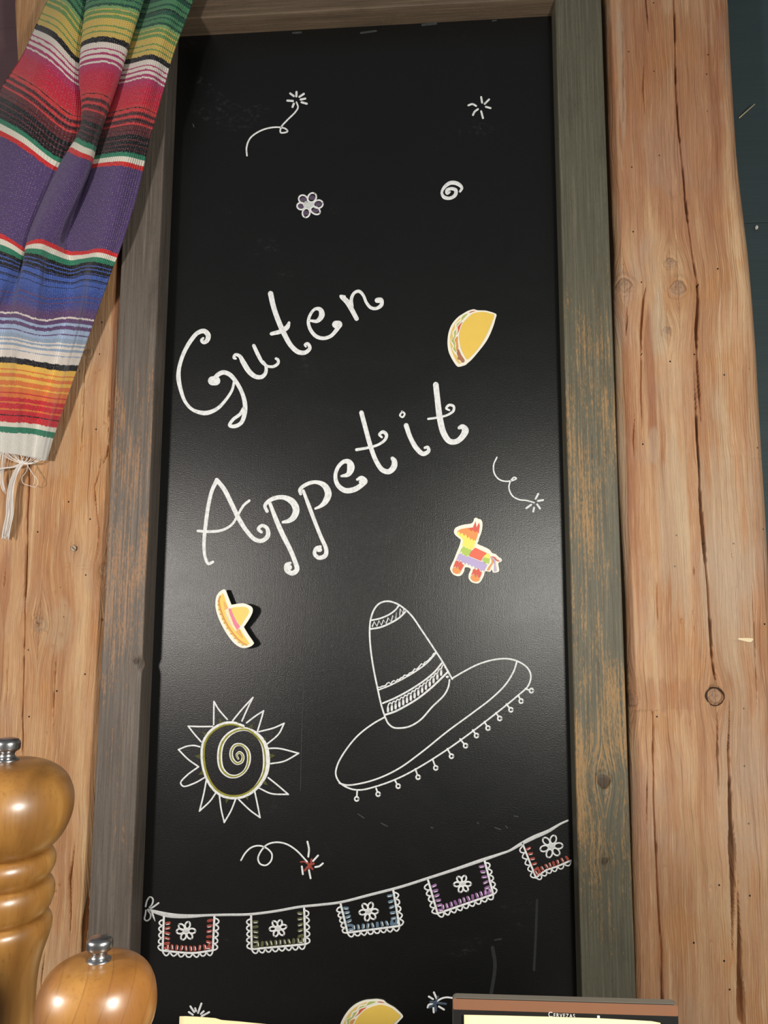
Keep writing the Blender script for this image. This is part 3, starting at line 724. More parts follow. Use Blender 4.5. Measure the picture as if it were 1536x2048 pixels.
k.stroke([(290, 1615), (200, 1665), (110, 1690), (88, 1662), (140, 1600), (235, 1530)], 13); k.stroke([(235, 1530), (150, 1470), (70, 1390)], 13); k.stroke([(70, 1390), (140, 1362), (200, 1356), (245, 1367)], 13)
spi = [(600, 1198, 26), (520, 1172, 26), (430, 1182, 30), (340, 1236, 30), (282, 1320, 32), (267, 1440, 34), (290, 1580, 34), (350, 1698, 34), (430, 1762, 34), (520, 1782, 32), (620, 1762, 34), (715, 1690, 40), (778, 1580, 52), (790, 1450, 58), (765, 1335, 48), (712, 1268, 38), (640, 1225, 30),
       (560, 1226, 32), (480, 1268, 36), (425, 1342, 40), (407, 1450, 42), (425, 1548, 40), (480, 1602, 34), (545, 1608, 28), (610, 1568, 26), (645, 1490, 32), (638, 1402, 32), (590, 1352, 24), (535, 1354, 28), (504, 1402, 30), (510, 1465, 30), (548, 1502, 26), (588, 1488, 26), (598, 1440, 24), (570, 1412, 22), (547, 1432, 18), (560, 1466, 16)]
k.stroke(spi, 25)
ol = []
for i, (x, y, w) in enumerate(spi):
    f = 0.965 if i < 16 else 0.99
    ol.append((530+(x-530)*f, 1475+(y-1475)*f, 6+w*0.40 if not 10 <= i <= 14 else 18))
k.stroke(ol, 12, 1, h=0.0009)
sun = k.build('sun_drawing', [WHITE, OLIVE], board, 'white sun drawing with an olive spiral centre')
for x, y in [(412, 1155), (562, 1180), (665, 1200), (770, 1310), (840, 1440), (780, 1665), (630, 1780), (465, 1805), (345, 1705), (255, 1585), (228, 1445), (282, 1260)]:
    k = Ink(*U)
    a = math.atan2(y-1470, x-530)
    c, s_ = math.cos(a), math.sin(a)
    k.stroke([(x-c*18-s_*14, y-s_*18+c*14, 10), (x+c*22, y+s_*22, 5)], 8); k.stroke([(x-c*18+s_*14, y-s_*18-c*14, 10), (x+c*22, y+s_*22, 5)], 8)
    k.stroke([(x-c*18, y-s_*18, 16), (x+c*6, y+s_*6, 12)], 12)
    q = k.build('thorn_mark', OLIVED, board); q.parent = sun; q.matrix_parent_inverse = Matrix.Identity(4)

# bunting drawing
T_ = (270, 1660, 3.938)
def conv(fr, pts):
    return [(fr[0]+p[0]/fr[2], fr[1]+p[1]/fr[2], p[2]/fr[2]) for p in pts]
X_ = (640, 1620, 2.954)
k = Ink()
k.stroke(conv(T_, [(100, 626, 12), (160, 645, 28), (250, 668, 38), (350, 678, 34), (450, 678, 28), (560, 672, 20), (700, 668, 20), (900, 664, 20), (1100, 640, 20), (1300, 605, 20)])+
         conv(X_, [(0, 560, 15), (120, 545, 15), (300, 500, 16), (480, 453, 16), (640, 402, 16), (800, 350, 18), (960, 295, 20), (1070, 258, 15), (1120, 240, 14), (1185, 202, 20), (1260, 163, 24), (1350, 124, 20), (1420, 82, 13), (1464, 62, 11)]), 6)
F1 = (280, 1780, 8.533)
bunt = k.build('bunting_drawing', SILVER, board, 'white bunting string drawn across the lower board')
k = Ink(*F1)
k.stroke([(95, 280), (120, 180), (170, 118), (218, 150), (212, 230), (160, 300)], 28); k.stroke([(318, 222), (240, 280), (180, 318)], 30); k.stroke([(100, 345), (92, 410), (78, 500), (112, 526), (168, 490), (180, 420), (135, 352)], 26)
k.stroke([(205, 380, 30), (228, 450, 32), (258, 530, 10)], 28)
q = k.build('bow', SILVER, board); q.parent = bunt; q.matrix_parent_inverse = Matrix.Identity(4)
def flag(fr, lt, lb, rb, rt, fl, fr_r, cols, bottom=None):
    k = Ink(*fr)
    w = 36
    bottom = bottom or [lb, rb]
    k.stroke([lt, lb], w); k.stroke(bottom, w)
    if rt: k.stroke([rb, rt], w)
    rnd = random.Random(int(lt[0]))
    def lace(p0, p1, n, out):
        pts = []
        dx, dy = p1[0]-p0[0], p1[1]-p0[1]
        L = math.hypot(dx, dy); ux, uy = dx/L, dy/L
        nx, ny = out
        for i in range(n*8+1):
            f = i/(n*8.0); a = f*n*2*math.pi
            o_ = 34*(1-math.cos(a))+10+rnd.uniform(-4, 4)
            pts.append((p0[0]+dx*f+nx*o_-ux*14*math.sin(a), p0[1]+dy*f+ny*o_-uy*14*math.sin(a)))
        k.stroke(pts, 27)
    def nrm(p0, p1, sgn):
        dx, dy = p1[0]-p0[0], p1[1]-p0[1]; L = math.hypot(dx, dy)
        return (-dy/L*sgn, dx/L*sgn)
    lace((lt[0], lt[1]+60), lb, 5, nrm(lt, lb, 1))
    for a_, b_ in zip(bottom[:-1], bottom[1:]):
        n = max(2, int(math.hypot(b_[0]-a_[0], b_[1]-a_[1])/105))
        lace(a_, b_, n, nrm(a_, b_, 1))
    if rt: lace((rt[0], rt[1]+30), rb, 5, nrm(rt, rb, -1))
    # flower
    for i in range(6):
        a = i*math.pi/3+rnd.uniform(-0.15, 0.15)-1.2
        k.ring(fl[0]+math.cos(a)*fr_r*0.62, fl[1]+math.sin(a)*fr_r*0.62, fr_r*0.36, 30, 0, fr_r*0.25, a)
    k.dot(fl[0], fl[1], fr_r*0.26, 2)
    # coloured dashes inside the border with white flecks
    def dashes(p0, p1, n, inw, skip=0.0):
        dx, dy = p1[0]-p0[0], p1[1]-p0[1]; L = math.hypot(dx, dy)
        for i in range(n):
            f = skip+(1-skip)*(i+0.5)/n
            x, y = p0[0]+dx*f+inw[0]*72, p0[1]+dy*f+inw[1]*72
            a = rnd.uniform(-0.3, 0.3)
            vx, vy = inw[0]*math.cos(a)-inw[1]*math.sin(a), inw[0]*math.sin(a)+inw[1]*math.cos(a)
            k.stroke([(x-vx*30, y-vy*30), (x+vx*28, y+vy*28)], 50, 1)
            if rnd.random() < 0.85:
                ox, oy = dx/L*rnd.uniform(4, 18), dy/L*rnd.uniform(4, 18)
                k.stroke([(x-vx*20+ox, y-vy*20+oy), (x+vx*26+ox, y+vy*26+oy)], 19, 0, h=0.0009)
    n1 = nrm(lt, lb, -1); dashes(lt, lb, 6, n1, 0.12)
    for a_, b_ in zip(bottom[:-1], bottom[1:]):
        n = max(3, int(math.hypot(b_[0]-a_[0], b_[1]-a_[1])/82)); dashes(a_, b_, n, nrm(a_, b_, -1), 0.08 if a_ is bottom[0] else 0)
    if rt: dashes(rt, rb, 6, nrm(rt, rb, 1), 0.05)
    q = k.build('pennant', [WHITE, cols[0], SILVER], board, cols[1]); q.parent = bunt; q.matrix_parent_inverse = Matrix.Identity(4)
flag(F1, (408, 450), (385, 1035), (1242, 1030), (1270, 450), (785, 700), 165, (REDM, 'lace edged pennant with red dashes'), [(385, 1035), (900, 1075), (1242, 1030)])
flag((470, 1790, 8.533), (275, 350), (285, 925), (1200, 840), (1180, 230), (735, 570), 150, (chalk('moss_marker', (92, 94, 62)), 'lace edged pennant with moss green dashes'))
flag((660, 1750, 8.533), (180, 485), (300, 985), (1185, 870), (1080, 265), (660, 625), 165, (chalk('steel_blue_marker', (96, 120, 138)), 'lace edged pennant with steel blue dashes'))
flag((830, 1700, 8.533), (225, 520), (385, 1085), (1335, 757), (1190, 190), (810, 580), 150, (chalk('violet_marker', (140, 98, 146)), 'lace edged pennant with violet dashes'))
flag((1000, 1620, 9.6), (430, 640), (690, 1300), (1370, 960), None, (985, 700), 225, (REDM, 'rightmost lace edged pennant with rust red dashes'), [(690, 1300), (880, 1160), (1090, 1085), (1360, 970)])

# old scratches and wiped chalk on the paint
DIM = chalk('faint_chalk_trace', (66, 68, 68), 0.6); DIM2 = chalk('wiped_chalk_trace', (42, 43, 43), 0.8)
k = Ink()
k.stroke([(608, 1296), (607, 1380), (603, 1480), (601, 1580)], 1.1, 0, h=0.0001)
for p in [[(762, 1646), (775, 1653)], [(990, 1655), (1001, 1659)], [(1011, 1652), (1015, 1656)], [(955, 1645), (957, 1647)], [(716, 1628), (728, 1636)], [(862, 1655), (866, 1656)], [(1028, 1632), (1036, 1633)]]:
    k.stroke(p, 2.2, 0, h=0.0001)
for p, w in [([(985, 1895), (990, 1930), (982, 1990)], 7), ([(1074, 1800), (1072, 1860), (1068, 1940)], 5), ([(990, 1880), (1002, 1878)], 4)]:
    k.stroke(p, w, 1, h=0.0001)
for p, w in [([(722, 66), (752, 62)], 4), ([(845, 50), (872, 47)], 5), ([(586, 66), (602, 65)], 4), ([(985, 42), (992, 41)], 3), ([(386, 248), (388, 254)], 2)]:
    k.stroke(p, w, 0, h=0.0001)
k.build('chalk_traces', [DIM, DIM2], board, 'faint scratches and wiped chalk traces')['kind'] = 'stuff'

# ------------------------------------------------------------------ cut-out stickers on the board
PAL = {}
def pm(rgb):
    if rgb not in PAL:
        PAL[rgb] = plain('print_%d_%d_%d' % rgb, rgb, 0.5, 0.04, 0.35)
    return PAL[rgb]
CREAM = plain('sticker_card', (240, 236, 220), 0.5, 0.02)
def densify(P, smooth):
    P = np.asarray(P, float)
    if not smooth:
        return P
    Q = np.vstack([P, P[:1]])
    out = []
    n = len(P)
    for i in range(n):
        p0, p1, p2, p3 = P[i-1], P[i], P[(i+1) % n], P[(i+2) % n]
        for t in (0, 0.25, 0.5, 0.75):
            out.append(0.5*((2*p1)+(p2-p0)*t+(2*p0-5*p1+4*p2-p3)*t*t+(3*p1-p0-3*p2+p3)*t**3))
    return np.array(out)
def slab(name, pix, y_back, thick, mat, parent, smooth=True, curl=None):
    """a flat cut-out: outline in photo pixels on the board plane, given thickness"""
    P = densify(pix, smooth)
    p3 = at(P[:, 0], P[:, 1], -0.002)
    n = len(p3)
    off = np.zeros(n) if curl is None else curl(P)
    Ff = p3.copy(); Ff[:, 1] = -y_back-thick-off
    Bk = p3.copy(); Bk[:, 1] = -y_back-off
    V = np.vstack([Ff, Bk])
    tri = tessellate_polygon([[Vector((p[0], p[2], 0)) for p in Ff]])
    faces = []
    for a, b_, c in tri:
        faces.append((a, b_, c)); faces.append((a+n, c+n, b_+n))
    for i in range(n):
        j = (i+1) % n
        faces.append((i, j, j+n, i+n))
    me = bpy.data.meshes.new(name)
    me.from_pydata([tuple(v) for v in V], [], faces)
    bm = bmesh.new(); bm.from_mesh(me)
    bmesh.ops.recalc_face_normals(bm, faces=bm.faces[:])
    bm.to_mesh(me); bm.free()
    return link(name, me, mat, parent)
def sticker(name, fr, outline, layers, label, cat, curl=None, base=0.0012, group=None, xf=None):
    def tr(pts):
        P = np.array([(fr[0]+x/fr[2], fr[1]+y/fr[2]) for x, y in pts])
        return P if xf is None else xf(P)
    O = tr(outline)
    c = at(*O.mean(0), 0.0)
    root = empty(name, (c[0], -base, c[2]), label, cat, group)
    slab('backing', O, base*0.3, base, CREAM, root, True, curl)
    y = base*1.3+0.00005
    for nm, rgb, pts, sm in layers:
        slab(nm, tr(pts), y, 0.00012, pm(rgb), root, sm, curl)
        y += 0.00014
    return root

taco_out = [(880, 120), (800, 98), (720, 115), (640, 145), (540, 205), (440, 270), (340, 370), (260, 490), (205, 640), (180, 800), (180, 960), (205, 1100), (250, 1210), (310, 1320), (380, 1420), (430, 1455), (490, 1450), (540, 1435), (600, 1415), (660, 1365), (760, 1275), (900, 1110), (1050, 920), (1160, 740), (1260, 500), (1310, 330), (1335, 240), (1310, 200), (1200, 160), (1080, 130), (980, 125)]
taco_lay = [('back_shell', (226, 194, 116), [(480, 300), (400, 380), (310, 510), (260, 640), (235, 800), (245, 960), (290, 1120), (350, 1260), (420, 1370), (480, 1385), (490, 1350), (430, 1290), (420, 1220), (370, 1170), (285, 1040), (310, 975), (245, 840), (305, 760), (295, 640), (350, 560), (360, 450), (475, 345)], True),
            ('lettuce', (176, 188, 108), [(655, 205), (560, 240), (512, 295), (500, 370), (400, 450), (385, 570), (330, 640), (335, 740), (265, 835), (310, 905), (335, 980), (312, 1040), (390, 1125), (355, 1000), (360, 900), (325, 830), (365, 740), (385, 600), (400, 500), (520, 360)], True),
            ('tomato', (206, 98, 66), [(530, 400), (420, 510), (425, 600), (390, 705), (450, 600), (485, 490)], True),
            ('tomato', (196, 108, 84), [(840, 135), (740, 148), (680, 192), (770, 165)], True),
            ('salsa', (218, 152, 82), [(415, 740), (345, 830), (380, 900), (380, 1040), (405, 1092), (432, 1000), (418, 870)], True),
            ('beef', (166, 114, 84), [(432, 1040), (400, 1150), (430, 1220), (415, 1280), (480, 1310), (520, 1365), (572, 1345), (572, 1290), (500, 1180)], True),
            ('front_shell', (234, 198, 92), [(860, 180), (760, 215), (640, 320), (540, 440), (480, 580), (450, 720), (460, 860), (500, 1040), (570, 1190), (640, 1290), (720, 1230), (860, 1080), (1000, 880), (1120, 660), (1220, 420), (1275, 240), (1180, 200), (1020, 165)], True)]
TF = (880, 610, 11.815)
sticker('taco_sticker', TF, taco_out, taco_lay, 'taco cut-out sticker above the word Appetit', 'sticker', group='paper cut-out stickers')
def rot_taco(P):
    a = math.radians(27); c0 = np.array([969.3, 677.7]); c1 = np.array([759.5, 2069.0])
    d = (P-c0)*1.08
    return c1+np.stack([d[:, 0]*math.cos(a)-d[:, 1]*math.sin(a), d[:, 0]*math.sin(a)+d[:, 1]*math.cos(a)], 1)
sticker('taco_sticker', TF, taco_out, taco_lay, 'taco cut-out sticker at the bottom between the menu cards', 'sticker', group='paper cut-out stickers', xf=rot_taco)

RED, ORG, YEL, GRN, PUR = (218, 92, 74), (232, 150, 84), (246, 230, 108), (176, 202, 92), (186, 170, 214)
sticker('donkey_pinata_sticker', (890, 1030, 11.815),
    [(640, 190), (690, 85), (740, 65), (790, 90), (850, 110), (885, 180), (880, 320), (850, 440), (810, 540), (790, 620), (770, 680), (900, 740), (1040, 810), (1120, 900), (1190, 920), (1280, 1000), (1340, 1040), (1330, 1100), (1260, 1140), (1280, 1320), (1190, 1360), (1130, 1350), (1105, 1290), (1060, 1340), (950, 1330), (920, 1430), (850, 1560), (780, 1615), (700, 1610), (620, 1580), (560, 1500), (560, 1400), (605, 1270), (480, 1235), (450, 1330), (390, 1420), (300, 1445), (190, 1400), (125, 1300), (130, 1220), (200, 1070), (280, 870), (340, 720), (370, 590), (320, 540), (240, 470), (210, 390), (240, 310), (330, 260), (460, 225)],
    [('neck', YEL, [(290, 390), (330, 400), (720, 560), (720, 630), (700, 700), (690, 770), (620, 830), (600, 790), (560, 820), (520, 770), (480, 780), (450, 720), (400, 745), (430, 620), (400, 540), (320, 490), (280, 430)], False),
     ('head', ORG, [(285, 385), (380, 330), (520, 305), (660, 330), (780, 400), (780, 440), (760, 520), (720, 625), (705, 575), (670, 612), (640, 560), (600, 590), (570, 510), (530, 552), (490, 450), (450, 495), (405, 415), (370, 455), (330, 385), (310, 400)], False),
     ('ears', RED, [(515, 310), (660, 293), (722, 150), (745, 295), (803, 180), (822, 250), (797, 442), (758, 380), (710, 412), (655, 350), (620, 382), (565, 325)], False),
     ('chest', GRN, [(445, 735), (480, 782), (520, 775), (560, 825), (600, 800), (620, 840), (570, 965), (530, 950), (500, 992), (440, 920), (405, 935), (405, 850), (345, 905), (390, 790)], False),
     ('belly', PUR, [(330, 915), (380, 905), (400, 940), (450, 945), (490, 1000), (540, 970), (570, 985), (850, 1100), (920, 1095), (950, 1180), (1010, 1160), (980, 1220), (920, 1335), (880, 1295), (855, 1342), (815, 1235), (780, 1312), (740, 1230), (710, 1285), (680, 1185), (640, 1230), (580, 1155), (555, 1195), (510, 1115), (475, 1175), (440, 1110), (400, 1145), (380, 1040), (335, 1125), (315, 1045), (255, 1085)], False),
     ('saddle', (232, 108, 84), [(715, 772), (988, 900), (905, 980), (850, 1085), (568, 970), (625, 850)], False),
     ('rump', YEL, [(1000, 905), (1045, 945), (1062, 1025), (920, 990)], True),
     ('rump', GRN, [(918, 1000), (1062, 1035), (1030, 1165), (995, 1120), (955, 1172), (912, 1065), (870, 1090)], False),
     ('leg', RED, [(250, 1090), (300, 1075), (335, 1135), (375, 1090), (400, 1155), (450, 1180), (420, 1240), (380, 1310), (335, 1290), (315, 1205), (275, 1260), (255, 1210), (192, 1245)], False),
     ('hoof', ORG, [(190, 1250), (250, 1230), (270, 1272), (315, 1230), (335, 1298), (382, 1315), (340, 1382), (270, 1395), (200, 1362), (175, 1300)], False),
     ('leg', RED, [(670, 1280), (710, 1270), (740, 1312), (800, 1260), (830, 1340), (872, 1350), (850, 1420), (822, 1485), (785, 1480), (762, 1385), (720, 1465), (690, 1380), (615, 1425), (650, 1350)], False),
     ('hoof', ORG, [(620, 1440), (690, 1395), (720, 1475), (765, 1415), (790, 1492), (828, 1495), (790, 1562), (720, 1580), (650, 1552), (603, 1490)], False),
     ('tail', (222, 150, 92), [(1080, 990), (1105, 1060), (1100, 1130), (1040, 1215), (995, 1300), (1042, 1305), (1080, 1220), (1135, 1130), (1130, 1050)], True),
     ('tail', PUR, [(1095, 1000), (1150, 1080), (1165, 1180), (1162, 1325), (1210, 1322), (1190, 1180), (1175, 1060)], True),
     ('tail', (214, 100, 96), [(1085, 980), (1160, 1020), (1215, 1080), (1270, 1102), (1278, 1075), (1225, 1050), (1170, 990)], True)],
    'rainbow donkey pinata cut-out sticker right of the lettering', 'sticker', group='paper cut-out stickers')

def ribbon_poly(pts, w):
    P = catmull(np.array([p+(w,) for p in pts], float), 30)
    t = np.gradient(P[:, :2], axis=0); t /= np.linalg.norm(t, axis=1)[:, None]
    n = np.stack([-t[:, 1], t[:, 0]], 1)*w/2
    return [tuple(v) for v in P[:, :2]+n]+[tuple(v) for v in (P[:, :2]-n)[::-1]]
def ngon(x, y, r):
    return [(x+r*math.cos(i*math.pi/4), y+r*math.sin(i*math.pi/4)) for i in range(8)]
def curl_s(P):
    u = ((P[:, 0]-434)*0.90-(P[:, 1]-1238)*0.30)/80.0
    return 0.0050+0.0125*u
sl = [('brim', (238, 204, 100), [(400, 235), (280, 350), (245, 500), (270, 700), (360, 940), (500, 1200), (680, 1440), (860, 1620), (980, 1680), (1080, 1680), (1160, 1630), (1000, 1400), (880, 1210), (760, 1290), (600, 1100), (480, 850), (450, 700), (560, 650), (500, 480), (430, 260)], False),
      ('crown', (240, 208, 108), [(645, 652), (900, 612), (1060, 620), (1150, 690), (1140, 790), (1020, 980), (900, 1130), (800, 1010), (700, 820)], True),
      ('cream_band', (240, 226, 178), [(470, 720), (550, 680), (620, 870), (720, 1120), (800, 1250), (760, 1290), (640, 1150), (520, 900)], False),
      ('grey_band', (196, 196, 190), [(470, 740), (500, 850), (590, 1040), (690, 1210), (660, 1150), (610, 1040), (530, 880)], True),
      ('pink_band', (232, 130, 152), [(560, 660), (630, 655), (700, 850), (800, 1040), (895, 1160), (800, 1250), (700, 1080), (620, 860)], False),
      ('brim_shade_print', (232, 176, 108), [(430, 460), (545, 650), (460, 702)], False), ('brim_shade_print', (232, 176, 108), [(770, 1300), (860, 1220), (970, 1485)], False),
      ('brim_line', (218, 148, 92), ribbon_poly([(330, 300), (290, 420), (310, 600), (390, 850), (500, 1080), (640, 1290), (800, 1480), (960, 1610), (1080, 1670)], 30), False)]
for x, y in [(270, 450), (272, 555), (292, 688), (326, 815), (383, 947), (438, 1058), (518, 1205), (632, 1358), (737, 1486), (852, 1593), (960, 1668)]:
    sl.append(('brim_dot', (150, 100, 52), ngon(x, y, 13), False))
sticker('sombrero_sticker', (420, 1170, 13.96),
    [(440, 130), (490, 155), (560, 330), (640, 530), (660, 550), (800, 530), (980, 512), (1120, 550), (1230, 610), (1265, 690), (1240, 800), (1150, 960), (1020, 1140), (1005, 1175), (1130, 1380), (1270, 1580), (1270, 1640), (1180, 1710), (1020, 1750), (880, 1730), (720, 1630), (560, 1450), (400, 1200), (280, 960), (200, 720), (180, 520), (210, 330), (290, 210), (390, 140)],
    sl, 'yellow sombrero cut-out sticker curling off the board above the sun drawing', 'sticker', curl=curl_s, group='paper cut-out stickers')

# ------------------------------------------------------------------ striped blanket
CN = dict(ye=(214, 184, 96), g1=(112, 152, 86), g2=(128, 170, 108), g3=(74, 134, 92), g4=(30, 84, 64), bk=(24, 24, 28), wh=(230, 220, 210), pk=(176, 58, 108), cr=(196, 42, 72), rd=(202, 44, 62), sa=(206, 62, 64),
          mr=(98, 42, 48), fg=(46, 128, 98), cm=(230, 224, 208), fr=(210, 46, 46), pu=(86, 66, 112), bl=(66, 94, 172), b2=(58, 78, 150), lb=(164, 184, 214), gb=(150, 168, 190), mv=(98, 70, 112), og=(228, 122, 60), y2=(240, 190, 84), r2=(206, 42, 52), hm=(232, 228, 218))
def seq(*items):
    tot = sum(i[0] for i in items); a = 0; out = []
    for it in items:
        out.append((a/tot, (a+it[0])/tot, CN[it[1]], CN[it[2]] if len(it) > 2 else CN[it[1]])); a += it[0]
    return out
STR = [
 seq((20, 'bk'), (30, 'pu'), (10, 'bl'), (20, 'pu'), (14, 'bk'), (40, 'g4'), (4, 'bk'), (20, 'g3'), (6, 'bk'), (30, 'g4'), (6, 'g3'), (4, 'bk'), (26, 'g4'), (8, 'g3'), (3, 'bk'), (20, 'g4')),
 seq((10, 'g4'), (3, 'bk'), (10, 'g4'), (3, 'bk'), (9, 'g3'), (3, 'bk'), (8, 'g4'), (6, 'g3'), (2, 'bk'), (7, 'g4'), (8, 'g3'), (3, 'g4'), (6, 'g3'), (2, 'bk'), (8, 'g4'), (4, 'g3'), (3, 'g4'), (6, 'g3'), (5, 'g4'), (5, 'g2'), (2, 'ye'), (6, 'g1'), (3, 'ye'), (6, 'g1'), (12, 'ye'), (3, 'g1'), (7, 'ye'), (2.5, 'g1'), (8.5, 'ye')),
 seq((43, 'bk'), (43, 'wh'), (12, 'pk'), (26, 'wh'), (16, 'pk'), (26, 'wh'), (22, 'pk'), (14, 'wh')),
 seq((90, 'pk', 'cr'), (130, 'cr', 'rd'), (40, 'rd', 'sa'), (7, 'bk'), (33, 'sa'), (12, 'mr'), (6, 'bk'), (14, 'mr'), (24, 'sa'), (12, 'mr'), (8, 'bk'), (20, 'mr'), (18, 'sa'), (48, 'mr'), (7, 'bk'), (32, 'mr'), (40, 'bk'), (14, 'mr'), (34, 'bk'), (10, 'mr'), (32, 'bk'), (6, 'mr'), (26, 'bk')),
 seq((42, 'fg'), (50, 'cm'), (40, 'fr')),
 seq((1, 'pu')),
 seq((38, 'fr'), (44, 'cm'), (46, 'fg')),
 seq((34, 'bk'), (8, 'bl'), (24, 'bk'), (10, 'bl'), (26, 'bk'), (8, 'b2'), (8, 'bk'), (36, 'bl'), (10, 'bk'), (5, 'bl'), (6, 'bk'), (34, 'bl'), (7, 'bk'), (80, 'bl', 'b2'), (10, 'mv'), (30, 'b2'), (10, 'mv'), (80, 'b2', 'mv'), (40, 'mv')),
 seq((13, 'wh'), (32, 'mv'), (20, 'lb'), (28, 'mv'), (32, 'lb'), (7, 'mv'), (26, 'lb'), (30, 'gb'), (11, 'wh'), (16, 'gb'), (18, 'wh'), (18, 'gb'), (28, 'wh'), (7, 'gb'), (56, 'wh')),
 seq((42, 'bk'), (38, 'y2'), (9, 'og'), (22, 'y2'), (24, 'og'), (24, 'y2'), (34, 'og'), (11, 'y2'), (34, 'og'), (8, 'r2'), (28, 'og'), (28, 'r2'), (11, 'og'), (38, 'r2'), (11, 'og'), (32, 'r2'), (6, 'bk'), (46, 'r2')),
 seq((38, 'cm'), (46, 'fg')),
 seq((1, 'hm'))]
UK = np.array([0, .1, .2, .25, .32, .42, .52, .58, .64, .8, 1.0])
ROWS = np.array([
 [(262, -380), (286, -372), (310, -355), (314, -352), (292, -358), (328, -366), (372, -356), (362, -342), (370, -338), (404, -344), (430, -332)],
 [(160, -140), (185, -120), (215, -90), (225, -85), (190, -95), (245, -110), (318, -95), (300, -70), (312, -62), (362, -72), (402, -50)],
 [(73, 47), (112, 67), (156, 114), (172, 116), (162, 87), (208, 73), (259, 91), (245, 115), (255, 118), (302, 109), (341, 128)],
 [(52, 95), (95, 119), (154, 169), (168, 170), (158, 138), (208, 125), (243, 145), (232, 165), (240, 167), (290, 156), (329, 174)],
 [(-20, 225), (45, 261), (125, 318), (160, 318), (150, 279), (172, 284), (193, 297), (184, 312), (190, 311), (245, 304), (292, 313)],
 [(-28, 258), (40, 293), (115, 344), (140, 345), (132, 307), (158, 314), (185, 327), (178, 337), (184, 336), (236, 331), (286, 342)],
 [(-110, 440), (0, 467), (49, 496), (56, 497), (52, 487), (80, 478), (112, 490), (135, 501), (156, 503), (197, 497), (237, 508)],
 [(-125, 470), (0, 501), (42, 520), (48, 521), (49, 507), (80, 510), (104, 520), (141, 531), (160, 527), (190, 524), (227, 533)],
 [(-190, 600), (-30, 620), (0, 623), (15, 624), (34, 624), (65, 634), (96, 639), (130, 634), (150, 635), (165, 636), (189, 640)],
 [(-240, 690), (-60, 710), (-25, 712), (0, 713), (20, 714), (39, 716), (78, 723), (110, 728), (125, 730), (140, 730), (157, 731)],
 [(-290, 800), (-90, 836), (-50, 840), (-20, 842), (0, 843), (30, 845), (52, 846), (75, 849), (90, 852), (102, 854), (114, 856)],
 [(-295, 822), (-95, 857), (-55, 861), (-22, 863), (0, 864), (28, 866), (52, 867), (73, 870), (86, 873), (96, 875), (107, 877)],
 [(-305, 862), (-105, 898), (-60, 902), (-25, 904), (0, 906), (26, 908), (48, 912), (66, 916), (77, 919), (87, 921), (95, 920)]], float)
DCOL = np.array([0.0, .014, -.002, -.008, .020, .040, .020, -.006, .002, .024, .002])
AMP = np.array([.7, 1, 1, 1, 1, 1, .75, .7, .45, .3, .2, .18, .15])
BASE = np.array([.062, .068, .068, .068, .068, .067, .060, .056, .049, .044, .042, .041, .039])
def hermite(X, Y, x):
    """non-uniform Catmull-Rom of Y(X) along axis 0"""
    T = np.gradient(Y, X, axis=0)
    i = np.clip(np.searchsorted(X, x, 'right')-1, 0, len(X)-2)
    h = X[i+1]-X[i]; t = (x-X[i])/h
    sh = (-1,)+(1,)*(Y.ndim-1)
    t = t.reshape(sh); h = h.reshape(sh)
    return (2*t**3-3*t**2+1)*Y[i]+(t**3-2*t**2+t)*h*T[i]+(-2*t**3+3*t**2)*Y[i+1]+(t**3-t**2)*h*T[i+1]
DEP = BASE[:, None]+AMP[:, None]*DCOL[None, :]
CTRL = np.concatenate([ROWS, DEP[..., None]], -1)
seglen = np.array([270, 180, 52, 155, 30, 165, 33, 115, 92, 130, 22, 44], float)
VS = np.concatenate([[0], np.cumsum(seglen)])
vs = np.concatenate([np.linspace(VS[i], VS[i+1], max(4, int(seglen[i]/1.25)), endpoint=False) for i in range(12)]+[[VS[-1]]])
us = np.linspace(0, 1, 190)
CV = hermite(VS, CTRL, vs)                                   # (nv,11,3)
G = hermite(UK, np.swapaxes(CV, 0, 1), us)                   # (nu,nv,3)
G = np.swapaxes(G, 0, 1)
G[..., 2] += 0.0035*fbm(us[None, :]*9+vs[:, None]*0.002, vs[:, None]*0.006+0*us[None, :], 77, 3)
P3 = at(G[..., 0], G[..., 1], -G[..., 2])
colr = np.zeros((len(vs), len(us), 4)); colr[..., 3] = 1
vj = vs[:, None]+1.1*vnoise(us[None, :]*95+0*vs[:, None], vs[:, None]*0.02+0*us[None, :], 5)
for i in range(12):
    for a, b_, c0, c1 in STR[i]:
        lo, hi = VS[i]+a*seglen[i], VS[i]+b_*seglen[i]
        m = (vj >= lo) & (vj < hi+1e-6)
        t = np.clip((vj-lo)/(hi-lo), 0, 1)[..., None]
        cc = np.array(lin(c0))*(1-t)+np.array(lin(c1))*t
        colr[..., :3] = np.where(m[..., None], cc, colr[..., :3])
colr[..., :3] = np.where((vj >= VS[-1])[..., None], np.array(lin(CN['hm'])), colr[..., :3])
colr[..., :3] = np.where((vj < 0)[..., None], np.array(lin(CN['g4'])), colr[..., :3])
ulen = np.concatenate([[0], np.cumsum(np.linalg.norm(np.diff(P3, axis=1), axis=2).mean(0))])
weave = np.stack([np.repeat(ulen[None, :], len(vs), 0), np.repeat(vs[:, None]*0.00075, len(us), 1), np.zeros((len(vs), len(us)))], -1)
t = NT('woven_stripe_cloth')
col = t.attr('stripe').outputs['Color']
wv = t.attr('weave').outputs['Vector']
sp = t.n('ShaderNodeSeparateXYZ'); t.put(wv, sp.inputs[0])
rib = t.math('SINE', t.math('MULTIPLY', sp.outputs[0], 2*math.pi/0.0027))
rib01 = t.math('MULTIPLY_ADD', rib, 0.5, 0.5)
